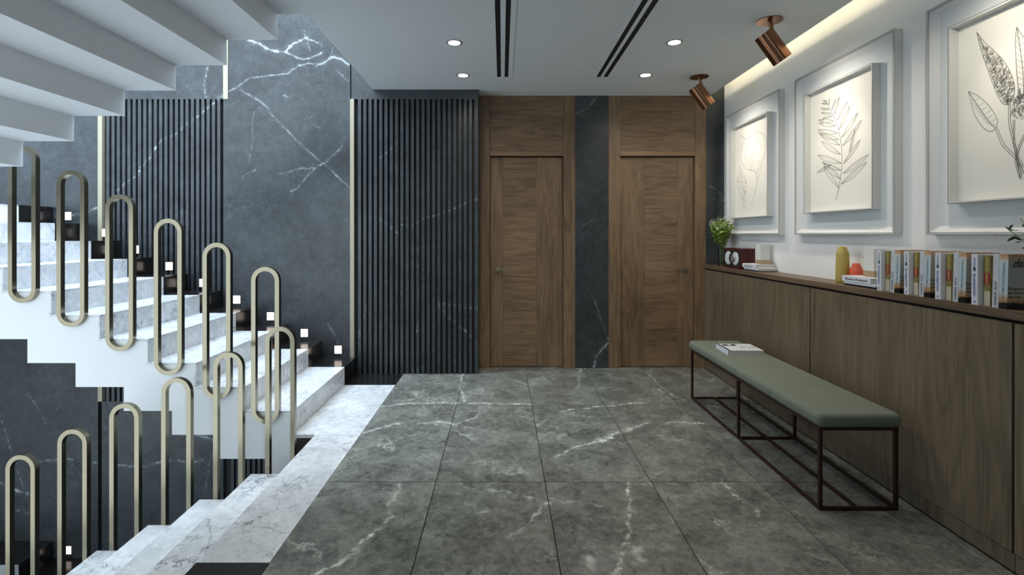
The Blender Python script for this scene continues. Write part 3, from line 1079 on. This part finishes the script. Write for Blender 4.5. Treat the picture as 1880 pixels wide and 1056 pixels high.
# middle picture: fern
pm, o = picture(2.744, 'framed fern frond drawing, the middle one of the three pictures')
q = lambda u, v: right_pt(1480 + u / 4.4, 160 + v / 4.4)
fern, pale = MB(o), MB(o)
ribbon(fern, smooth_line([q(*p) for p in ((158, 105), (200, 190), (240, 280), (270, 380), (285, 480), (290, 580), (285, 680), (270, 780), (240, 915))]), .0032, PX)
left = [((125, 130), (175, 135)), ((135, 105), (168, 118)), ((120, 170), (190, 180)), ((122, 205), (205, 215)), ((135, 250), (215, 232)),
        ((100, 265), (228, 275)), ((105, 290), (238, 312)), ((95, 345), (258, 372)), ((100, 370), (268, 425)), ((115, 380), (276, 470)),
        ((125, 440), (282, 545)), ((95, 550), (288, 615)), ((140, 618), (284, 672)), ((130, 600), (282, 745)), ((140, 640), (268, 815)),
        ((90, 690), (205, 625))]
right = [((190, 90), (182, 150)), ((240, 95), (205, 190)), ((268, 75), (228, 225)), ((335, 115), (248, 272)), ((355, 150), (264, 345)),
         ((420, 205), (285, 410)), ((450, 265), (292, 480)), ((395, 335), (348, 530)), ((438, 425), (300, 620)), ((505, 545), (295, 700)),
         ((492, 605), (280, 785))]
for i, (t_, b_) in enumerate(left):
    leaf_outline(fern, q(*t_), q(*b_), .09, -.05, .0020, 0)
    leaf_outline(pale, q(*t_), q(*b_), .05, -.02, .0014, 1)
for i, (t_, b_) in enumerate(right):
    leaf_outline(fern, q(*t_), q(*b_), .05, -.09, .0020, 0)
    leaf_outline(pale, q(*t_), q(*b_), .02, -.05, .0014, 1)
fern.build('drawing', M['ink'], pm)
pale.build('fine_lines', M['ink_pale'], pm)

# near picture: large leaves on stalks
pn, o = picture(1.602, 'framed drawing of large leaves on crossing stalks, cut by the right edge')
q = lambda u, v: right_pt(1740 + u / 2.857, 20 + v / 2.857)
big, mid, blk = MB(o), MB(o), MB(o)
outl = [(153, 112), (165, 170), (195, 265), (225, 350), (260, 440), (290, 485), (320, 490), (345, 450), (350, 400), (335, 340), (300, 270),
        (250, 215), (195, 165), (153, 112)]
P = smooth_line([q(*p) for p in outl])
ribbon(big, P, .0022, PX)
rnd = random.Random(4)


def inside(p, poly):
    c = False
    n = len(poly)
    for i in range(n):
        a, b = poly[i], poly[i - 1]
        if (a.y > p.y) != (b.y > p.y) and p.x < (b.x - a.x) * (p.y - a.y) / (b.y - a.y) + a.x:
            c = not c
    return c


def hatch(mb, P, n, ln, w, ang, jit=.5):
    x0, x1 = min(p.x for p in P), max(p.x for p in P)
    y0, y1 = min(p.y for p in P), max(p.y for p in P)
    k = 0
    while k < n:
        p = Vector((rnd.uniform(x0, x1), rnd.uniform(y0, y1)))
        k += 1
        if inside(p, P):
            a = ang + rnd.uniform(-jit, jit)
            dv = Vector((math.cos(a), math.sin(a))) * ln
            if inside(p + dv, P) and inside(p - dv, P):
                ribbon(mb, [p - dv, p + dv], w, PX)


hatch(mid, P, 1900, .006, .0016, 2.3, .9)
ribbon(big, smooth_line([q(*p) for p in ((153, 112), (230, 280), (290, 400), (318, 490))]), .002, PX)
out2 = [(108, 422), (120, 470), (140, 540), (175, 600), (215, 630), (245, 622), (262, 580), (240, 530), (200, 480), (150, 440), (108, 422)]
P2 = smooth_line([q(*p) for p in out2])
ribbon(big, P2, .0020, PX)
rib = [q(*p) for p in ((108, 422), (160, 500), (205, 565), (248, 615))]
ribbon(big, smooth_line(rib), .0022, PX)
rs = smooth_line(rib)
for i in range(2, len(rs) - 1, 2):
    for tx, ty in ((.028, .022), (-.03, .012)):
        p = rs[i]
        for L_ in (1.0, .8, .6, .4, .25):
            e = p + Vector((tx, ty)) * L_ * 1.2
            if inside(e, P2):
                ribbon(mid, [p, e], .0014, PX)
                break
out3 = [(363, 85), (355, 150), (358, 250), (370, 400), (395, 440), (450, 400), (470, 300), (430, 180), (385, 120), (363, 85)]
P3 = smooth_line([q(*p) for p in out3])
ribbon(big, P3, .0022, PX)
ribbon(big, smooth_line([q(*p) for p in ((363, 85), (380, 200), (395, 320), (398, 440))]), .0022, PX)
for i in range(9):
    ribbon(mid, [q(372 + i * 3, 150 + i * 30), q(430 + i * 4, 115 + i * 32)], .0014, PX)
    ribbon(mid, [q(372 + i * 3, 150 + i * 30), q(358 + i * 1.2, 125 + i * 32)], .0014, PX)
for st in ([(318, 490), (320, 580), (335, 660), (360, 760), (400, 850), (415, 880)], [(328, 488), (330, 575), (345, 655), (370, 752), (410, 840)],
           [(345, 570), (345, 690), (365, 790), (380, 885)], [(352, 570), (352, 690), (372, 790), (390, 885)],
           [(248, 615), (290, 710), (358, 780), (390, 860)], [(258, 610), (300, 702), (366, 770), (398, 850)],
           [(440, 560), (400, 650), (368, 720), (354, 790), (375, 875)], [(450, 565), (408, 655), (376, 725), (362, 790), (382, 875)]):
    ribbon(big, smooth_line([q(*p) for p in st]), .0022, PX)
blob = [(330, 560), (335, 500), (350, 450), (385, 430), (440, 450), (460, 520), (420, 560), (370, 570), (330, 560)]
P4 = smooth_line([q(*p) for p in blob])
hatch(mid, P4, 420, .005, .0016, 1.2, 1.2)
for i in range(16):
    ribbon(blk, [q(366 + (i % 2) * 34, 420 + i * 5), q(384 + (i % 2) * 34, 408 + i * 5)], .003, PX)
big.build('drawing', M['ink'], pn)
mid.build('fine_lines', M['ink_mid'], pn)
blk.build('bold_marks', M['ink_dark'], pn)

# far picture: pale tulip shaped bloom
pf, o = picture(3.886, 'framed pale bloom drawing, the far picture beside the dark marble')
q = lambda u, v: right_pt(1330 + u / 4.8, 200 + v / 4.8)
fp = MB(o)
o1 = [(150, 230), (175, 262), (230, 240), (265, 232), (270, 180), (285, 200), (330, 210), (368, 260), (368, 330), (350, 430), (310, 520), (285, 560),
      (250, 545), (200, 530), (165, 500), (148, 420), (155, 330), (172, 265), (150, 230)]
P5 = smooth_line([q(*p) for p in o1])
ribbon(fp, P5, .0034, PX)
hatch(fp, P5, 520, .008, .0022, 1.0, .8)
for st in ([(285, 560), (290, 640), (265, 760), (230, 850)], [(330, 480), (310, 580), (292, 650)], [(200, 530), (255, 545), (275, 580), (282, 640)]):
    ribbon(fp, smooth_line([q(*p) for p in st]), .0034, PX)
o2 = [(130, 500), (140, 550), (112, 620), (115, 690), (150, 770), (176, 880), (184, 780), (192, 680), (185, 610), (160, 565), (130, 500)]
P6 = smooth_line([q(*p) for p in o2])
ribbon(fp, P6, .0034, PX)
hatch(fp, P6, 260, .008, .0026, 1.4, .9)
fp.build('drawing', M['ink_pale'], pf)

# ---------------------------------------------------------------- bench
bx0, bx1, by0, by1 = 1.567, 1.957, 2.394, 4.026
bt, bz = .0155, .4115
bench = thing('bench', ((bx0 + bx1) / 2, (by0 + by1) / 2, 0), 'long upholstered bench with green seat on a thin dark metal frame', 'bench')
o = bench.location
ymid = 3.23
for x in (bx0, bx1 - bt):
    for y in (by0, ymid - bt / 2, by1 - bt):
        MB(o).box(x, x + bt, y, y + bt, bt, bz - bt).build('leg', M['bronze'], bench)
for z0, nm in ((0.0, 'bottom_rail'), (bz - bt, 'top_rail')):
    for x in (bx0, bx1 - bt):
        MB(o).box(x, x + bt, by0, by1, z0, z0 + bt).build(nm, M['bronze'], bench)
    for y in (by0, ymid - bt / 2, by1 - bt):
        MB(o).box(bx0 + bt, bx1 - bt, y, y + bt, z0, z0 + bt).build('cross_bar', M['bronze'], bench)
xm = (bx0 + bx1) / 2
MB(o).box(xm - bt / 2, xm + bt / 2, by0 + bt, by1 - bt, 0, bt - .001).build('centre_rail', M['bronze'], bench)


def cushion(y0, y1, r0, r1):
    """rounded slab; r0/r1: end rounding at y0/y1 (small for a seam)"""
    x0, x1, z0, z1 = bx0 - .016, bx1 + .014, bz + .0005, bz + .0715
    R = .028

    def ring(ins, y):
        pts = []
        hx, hz = (x1 - x0) / 2 - ins, (z1 - z0) / 2 - ins
        r = max(.004, R - ins * .3)
        r = min(r, hz * .98)
        for cx, cz, a0 in ((1, 1, 0), (-1, 1, 90), (-1, -1, 180), (1, -1, 270)):
            for i in range(7):
                a = math.radians(a0 + 15 * i)
                pts.append(((x0 + x1) / 2 + cx * (hx - r) + r * math.cos(a), y, (z0 + z1) / 2 + cz * (hz - r) + r * math.sin(a)))
        return pts
    rings = []
    n = 7
    for i in range(n + 1):
        a = math.pi / 2 * i / n
        rings.append((r0 * (1 - math.sin(a)), y0 + r0 * (1 - math.cos(a))))
    for i in range(n + 1):
        a = math.pi / 2 * (1 - i / n)
        rings.append((r1 * (1 - math.sin(a)), y1 - r1 * (1 - math.cos(a))))
    vs = []
    for ins, y in rings:
        vs += ring(min(ins, .032), y)
    m = 28
    fs = []
    for k in range(len(rings) - 1):
        for i in range(m):
            jn = (i + 1) % m
            fs.append((k * m + i, (k + 1) * m + i, (k + 1) * m + jn, k * m + jn))
    fs += [tuple(range(m)), tuple(reversed(range((len(rings) - 1) * m, len(rings) * m)))]
    return MB(o).add(vs, fs, True)


ye = [by0 - .018, 2.815, 3.225, 3.635, by1 + .02]
for i in range(4):
    cushion(ye[i], ye[i + 1], .026 if i == 0 else .0065, .026 if i == 3 else .0065).build('seat_cushion', M['cushion'], bench)

# ---------------------------------------------------------------- text helper
def text_obj(txt, size, origin, right_v, up_v, mat, parent, name='lettering', shear=0.0, align='LEFT', off=.0006):
    cu = bpy.data.curves.new('lettering', 'FONT')
    cu.body = txt
    cu.size = size
    cu.shear = shear
    cu.offset = size * .018
    cu.align_x = align
    tmp = bpy.data.objects.new('tmp', cu)
    COL.objects.link(tmp)
    dg = bpy.context.evaluated_depsgraph_get()
    me = bpy.data.meshes.new_from_object(tmp.evaluated_get(dg))
    bpy.data.objects.remove(tmp)
    r, u = Vector(right_v).normalized(), Vector(up_v).normalized()
    nrm = r.cross(u)
    mt = Matrix((r, u, nrm)).transposed().to_4x4()
    mt.translation = Vector(origin) + nrm * off
    me.transform(mt)
    me.materials.clear()
    me.materials.append(mat)
    me.name = name
    ob = bpy.data.objects.new(name, me)
    COL.objects.link(ob)
    ob.parent = parent
    return ob


# ---------------------------------------------------------------- books
def standing_book(name, label, group, th, dp, ht, cover, loc, board=None):
    """spine faces -X at local x=0, thickness along Y from 0 to th (towards the doors), origin at the base"""
    d = thing(name, loc, label, 'book', group)
    if board:
        MB().box(.0012, dp, 0, .0022, 0, ht).box(.0012, dp, th - .0022, th, 0, ht).build('cover', board, d)
        MB().box(0, .0012, 0, th, 0, ht).build('spine', cover, d)
    else:
        MB().box(0, dp, 0, .0022, 0, ht).box(0, dp, th - .0022, th, 0, ht).box(0, .0022, .0022, th - .0022, 0, ht).build('cover', cover, d, .0008)
    MB().box(.0024, dp - .003, .0024, th - .0024, .002, ht - .0025).build('pages', M['pages'], d)
    return d


XB = 2.072
GW = 'white paperbacks with a green emblem'
A = standing_book('paperback', '', GW, .030, .15, .222, M['book_white'], (XB, 2.650, ZC))
# blue lettering down the spine, green emblem, blue dot; spine text basis: right = down (-Z), up = +Y?
dn = (0, 0, -1)
upv = (0, -1, 0)
rt_cov, up_cov = (1, 0, 0), (0, 0, 1)
text_obj('NOVELLEN', .0105, (0, .0185, .208), dn, (0, -1, 0), M['blue_ink'], A)
text_obj('Spreekgeluiden', .0165, (0, .020, .138), dn, (0, -1, 0), M['blue_ink'], A, shear=.2)
MB().box(-.0006, 0, .010, .021, .148, .164).build('emblem', M['green_print'], A)
MB().cyl((-.0006, .015, .014), (0, .015, .014), .004, n=12).build('mark', M['blue_ink'], A)
text_obj('Ca', .040, (.045, 0, .165), rt_cov, up_cov, M['blue_ink'], A, 'cover_lettering')

GY = 'gold and red paperbacks'
Bk = standing_book('paperback', '', GY, .027, .125, .216, M['gold_cover'], (XB + .022, 2.619, ZC))
MB().box(-.0006, 0, .0005, .0265, .093, .142).build('red_band', M['red_print'], Bk)
MB().box(-.0006, 0, .0005, .0265, .0, .064).build('cream_band', M['cream_print'], Bk)
text_obj('ORDEN', .0130, (-.0006, .009, .096), (0, 0, 1), (0, 1, 0), M['yellow_print'], Bk)
text_obj('NOCTURNE', .0115, (-.0006, .009, .146), (0, 0, 1), (0, 1, 0), M['yellow_print'], Bk)

GG = 'pale grey paperbacks with dark spine letters'
Cc = standing_book('paperback', '', GG, .0265, .15, .226, M['book_grey'], (XB, 2.5635, ZC))
Cc.rotation_euler = (math.radians(1.6), 0, 0)
text_obj('HARBOR  RAYS', .0145, (0, .008, .010), (0, 0, 1), (0, 1, 0), M['grey_print'], Cc)
MB().cyl((-.0005, .016, .190), (0, .016, .190), .002, n=10).build('mark', M['grey_print'], Cc)

GS = 'sunset paperbacks'
Dd = standing_book('paperback', '', GS, .034, .15, .226, M['sunset'], (XB, 2.5285, ZC), M['sunset_grey'])
Dd.rotation_euler = (math.radians(1.6), 0, 0)
text_obj('THUNDERCHILD EN', .0135, (0, .0215, .195), dn, (0, -1, 0), M['teal_print'], Dd)
text_obj('van Laar', .013, (0, .0215, .082), dn, (0, -1, 0), M['teal_print'], Dd, shear=.3)
text_obj('dans', .045, (.016, 0, .175), rt_cov, up_cov, M['black_print'], Dd, 'cover_lettering', shear=.35)
for i, s_ in enumerate(('Thunderous', 'van Ruben', 'van Laar')):
    text_obj(s_, .0155, (-.001 + .002 * i, 0, .080 - .0165 * i), rt_cov, up_cov, M['black_print'], Dd, 'cover_lettering')
# dark dancing figure on the cover
fig = MB()
for a, b, r in (((.098, .155), (.108, .110), .005), ((.108, .110), (.118, .085), .011), ((.118, .085), (.110, .045), .010), ((.118, .085), (.135, .05), .008),
                ((.112, .112), (.140, .140), .004)):
    d_ = Vector((b[0] - a[0], b[1] - a[1])).normalized()
    n_ = Vector((-d_.y, d_.x))
    pa, pb = Vector(a), Vector(b)
    vs = [pa + n_ * r * .6, pa - n_ * r * .6, pb - n_ * r, pb + n_ * r]
    fig.add([(v.x, -.0006, v.y) for v in vs], [(0, 1, 2, 3)])
fig.build('cover_figure', M['black_print'], Dd)
place = ['farthest of the four alike', 'second of the four alike from the far end', 'third of the four alike from the far end', 'nearest of the four alike']
for bk, txt in ((A, 'white paperback with green spine emblem, %s'), (Bk, 'gold paperback with red spine band, %s'),
                (Cc, 'pale grey paperback with dark spine letters, %s'), (Dd, 'sunset paperback with black bottom edge, %s')):
    base = bk.location.copy()
    bk['label'] = txt % place[0]
    for i in range(1, 4):
        dup(bk, (base.x, base.y - .1795 * i, base.z), txt % place[i])


def flat_book(name, label, group, x0, x1, y0, y1, z0, z1, cover, spine_x=True, title=None, tmat=None):
    """book lying flat, spine on the -X side"""
    d = thing(name, ((x0 + x1) / 2, (y0 + y1) / 2, z0), label, 'book', group)
    o = d.location
    t = .0025
    MB(o).box(x0, x1, y0, y1, z0, z0 + t).box(x0, x1, y0, y1, z1 - t, z1).box(x0, x0 + t, y0, y1, z0 + t, z1 - t).build('cover', cover, d, .0008)
    MB(o).box(x0 + t, x1 - .004, y0 + .004, y1 - .004, z0 + t, z1 - t).build('pages', M['pages'], d)
    if title:
        text_obj(title, (z1 - z0) * .62, (x0 - o.x, y1 - .03 - o.y, (z1 - z0) * .28), (0, -1, 0), (0, 0, 1), tmat or M['grey_print'], d)
    return d


# far stack of books with the boxed candle
flat_book('book', 'black thin book at the bottom of the stack beside the red radio', 'flat books by the radio', 2.088, 2.25, 3.962, 4.190, ZC, ZC + .010, M['dark_cover'])
flat_book('book', 'thin white book, middle of the stack beside the red radio', 'flat books by the radio', 2.090, 2.252, 3.960, 4.195, ZC + .0102, ZC + .026, M['book_white'])
flat_book('book', 'thicker white book on top of the stack beside the red radio', 'flat books by the radio', 2.085, 2.238, 3.985, 4.210, ZC + .0262, ZC + .058, M['book_white'],
          title='Sammlung Kunst', tmat=M['grey_print'])
flat_book('book', 'black thin book at the bottom of the stack left of the upright books', 'flat books by the vases', 2.090, 2.25, 2.700, 2.965, ZC, ZC + .011, M['dark_cover'])
flat_book('book', 'thin white book, middle of the stack left of the upright books', 'flat books by the vases', 2.088, 2.25, 2.710, 2.965, ZC + .0112, ZC + .025, M['book_white'])
flat_book('book', 'thicker white book on top of the stack left of the upright books', 'flat books by the vases', 2.085, 2.238, 2.745, 2.975, ZC + .0252, ZC + .058, M['book_white'],
          title='Moderne Wohnkunst', tmat=M['grey_print'])


def boxed(label, x0, y0, z0):
    d = thing('candle_box', (x0 + .04, y0 + .04, z0), label, 'box', 'small white boxes on wooden bases')
    o = d.location
    MB(o).box(x0, x0 + .083, y0 - .003, y0 + .080, z0, z0 + .036).build('wooden_base', M['box_wood'], d, .001)
    MB(o).box(x0 + .002, x0 + .078, y0, y0 + .077, z0 + .036, z0 + .166).build('carton', M['cream'], d, .001)


boxed('small white box on a wooden base, on the books beside the red radio', 2.148, 4.035, ZC + .0582)
boxed('small white box on a wooden base, on the books left of the upright paperbacks', 2.148, 2.805, ZC + .0582)

# book on the bench
bb = thing('book', (1.776, 3.63, bz + .0722), 'white book with dark spine edge lying on the green bench', 'book')
bb.rotation_euler = (0, 0, math.radians(-1.5))
MB().box(-.128, .128, -.108, .108, 0, .0025).box(-.128, .128, -.108, .108, .0345, .037).build('cover', M['book_white'], bb, .0006)
MB().box(-.124, .124, -.106, .106, .0027, .0175).build('pages', M['pages'], bb)
MB().box(-.124, .124, -.106, .106, .0195, .0343).build('pages', M['pages'], bb)
MB().box(-.127, .127, -.107, .107, .0176, .0194).build('divider', M['book_grey'], bb)
MB().box(-.1285, -.128, -.108, .108, .001, .036).build('spine', M['book_white'], bb)
MB().box(-.128, -.112, -.108, .108, .037, .0376).box(-.10, .00, .040, .088, .037, .0376).build('cover_print', M['dark_cover'], bb)
MB().box(-.060, -.035, .050, .078, .0376, .038).build('cover_picture', M['cream'], bb)
text_obj('ART  TODAY', .028, (.0, -.005, .037), (1, 0, 0), (0, 1, 0), M['grey_print'], bb)
text_obj('spaces and light', .017, (.0, -.03, .037), (1, 0, 0), (0, 1, 0), M['grey_print'], bb)

# ---------------------------------------------------------------- vases, radio, plants
v1 = MB((2.16, 3.076, ZC)).lathe((2.16, 3.076, ZC), [(0, 0.0), (.034, 0.0), (.0375, .004), (.0385, .03), (.037, .12), (.0345, .190), (.0335, .196),
                                                     (.0195, .2275), (.0185, .2315), (.0165, .2315), (.0165, .20), (0, .19)]).build('bottle_vase', M['ochre'])
tag(v1, 'tall ochre yellow ceramic bottle vase on the sideboard', 'vase')
v2 = MB((2.195, 3.005, ZC)).lathe((2.195, 3.005, ZC), [(0, 0.0), (.033, 0.0), (.0365, .004), (.0375, .05), (.0365, .083), (.033, .092), (.021, .118),
                                                       (.0205, .128), (.018, .128), (.018, .10), (0, .09)]).build('bottle_vase', M['red_ceramic'])
tag(v2, 'short orange red ceramic vase beside the tall yellow one', 'vase')

rd = thing('table_radio', (2.144, 4.389, ZC), 'dark red table radio with two round pale dials', 'radio')
o = rd.location
ry0, ry1, rz1 = 4.229, 4.550, ZC + .183
MB(o).box(2.082, 2.208, ry0, ry1, ZC + .001, rz1).build('case', M['radio'], rd, .004)
MB(o).box(2.0795, 2.082, ry0 + .018, ry1 - .018, ZC + .022, rz1 - .022).build('front_panel', M['radio_face'], rd, .0008)
zc_ = ZC + .092


def disc(mb, y, r0, r1, x0, x1, n=36):
    vs = []
    for r, x in ((r0, x1), (r1, x0)):
        for i in range(n):
            a = 2 * math.pi * i / n
            vs.append((x, y + r * math.cos(a), zc_ + r * math.sin(a)))
    fs = [(i, (i + 1) % n, (i + 1) % n + n, i + n) for i in range(n)]
    mb.add(vs, fs, True)
    mb.add(vs[n:], [tuple(range(n))])
    mb.add(vs[:n], [tuple(reversed(range(n)))])
    return mb


disc(MB(o), 4.456, .061, .056, 2.074, 2.0795).build('speaker_cone', M['dial'], rd)
disc(MB(o), 4.325, .059, .054, 2.074, 2.0795).build('dial', M['dial'], rd)
disc(MB(o), 4.388, .046, .044, 2.0725, 2.0742).build('dark_disc', M['dial_knob'], rd)
kn = disc(MB(o), 4.345, .034, .030, 2.060, 2.074).build('tuning_knob', M['grey_ring'], rd)

gv = MB((2.125, 4.70, ZC)).lathe((2.125, 4.70, ZC), [(0, .0008), (.026, .0008), (.028, .004), (.028, .155)], 28)\
    .build('glass_vase', M['glass'])
tag(gv, 'clear glass vase at the far end of the sideboard', 'vase')


def leaf_shape(mb, p, dr, ln, wd, rnd):
    dr = Vector(dr).normalized()
    side = dr.cross(Vector((rnd.uniform(-1, 1), rnd.uniform(-1, 1), rnd.uniform(.2, 1)))).normalized()
    nn = side.cross(dr)
    p = Vector(p)
    vs = [p, p + dr * ln * .35 + side * wd * .5 - nn * ln * .04, p + dr * ln * .75 + side * wd * .38 - nn * ln * .05, p + dr * ln - nn * ln * .12,
          p + dr * ln * .75 - side * wd * .38 - nn * ln * .05, p + dr * ln * .35 - side * wd * .5 - nn * ln * .04, p + dr * ln * .5 + nn * ln * .05]
    mb.add(vs, [(0, 1, 6), (1, 2, 6), (2, 3, 6), (3, 4, 6), (4, 5, 6), (5, 0, 6)], True)


def bouquet(base, top_h, spread, seed, label, nstem, nleaf, lsz, mat, blossoms, xmax):
    rnd = random.Random(seed)
    d = thing('bouquet', base, label, 'plant')
    b = Vector(base)
    st, lv, bl = MB(b), MB(b), MB(b)
    for s in range(nstem):
        a = 2 * math.pi * (s + rnd.uniform(-.3, .3)) / nstem
        h = top_h * rnd.uniform(.72, 1.0)
        sp_ = spread * rnd.uniform(.35, 1.0)
        end = b + Vector((max(min(math.cos(a) * sp_, xmax), -.095), math.sin(a) * sp_, h))
        ctl = b + Vector((math.cos(a) * .012, math.sin(a) * .012, h * .55))
        b0 = b + Vector((math.cos(a + 3) * .015, math.sin(a + 3) * .015, 0))
        pts = [b0 * (1 - t) ** 2 + ctl * 2 * t * (1 - t) + end * t * t for t in [i / 8 for i in range(9)]]
        for p_, q_ in zip(pts[:-1], pts[1:]):
            st.cyl(p_, q_, .0014, n=5, caps=False)
        for k in range(nleaf):
            t = rnd.uniform(.50, .97)
            p = b0 * (1 - t) ** 2 + ctl * 2 * t * (1 - t) + end * t * t
            dr = Vector((rnd.uniform(-1, 1), rnd.uniform(-1, 1), rnd.uniform(-.3, .9)))
            L_ = lsz * rnd.uniform(.6, 1.2)
            if p.x + dr.normalized().x * L_ > b.x + xmax + .02:
                dr.x = -abs(dr.x)
            leaf_shape(lv, p, dr, L_, L_ * .42, rnd)
        if blossoms:
            for k in range(blossoms):
                p = end + Vector((rnd.gauss(0, .014), rnd.gauss(0, .014), rnd.gauss(0.0, .016)))
                r = rnd.uniform(.0022, .0045)
                vs = [p + Vector(v) * r for v in ((1, 0, 0), (-1, 0, 0), (0, 1, 0), (0, -1, 0), (0, 0, 1), (0, 0, -1))]
                bl.add(vs, [(0, 2, 4), (2, 1, 4), (1, 3, 4), (3, 0, 4), (2, 0, 5), (1, 2, 5), (3, 1, 5), (0, 3, 5)])
    st.build('stems', M['stem'], d)
    tag(lv.build('foliage', mat, d), kind='stuff')
    if blossoms:
        tag(bl.build('blossoms', M['blossom'], d), kind='stuff')
    return d


bouquet((2.125, 4.70, ZC + .014), .455, .135, 7, 'leafy green bunch with tiny white blossoms in the glass vase', 18, 30, .047, M['leaf'], 14, .078)
gv2 = dup(gv, (2.14, 1.85, ZC), 'clear glass vase at the near end of the sideboard, beyond the right edge')
bouquet((2.14, 1.85, ZC + .014), .42, .215, 21, 'leafy bunch reaching in at the right edge below the near picture', 13, 22, .034, M['leaf_dark'], 6, .05)
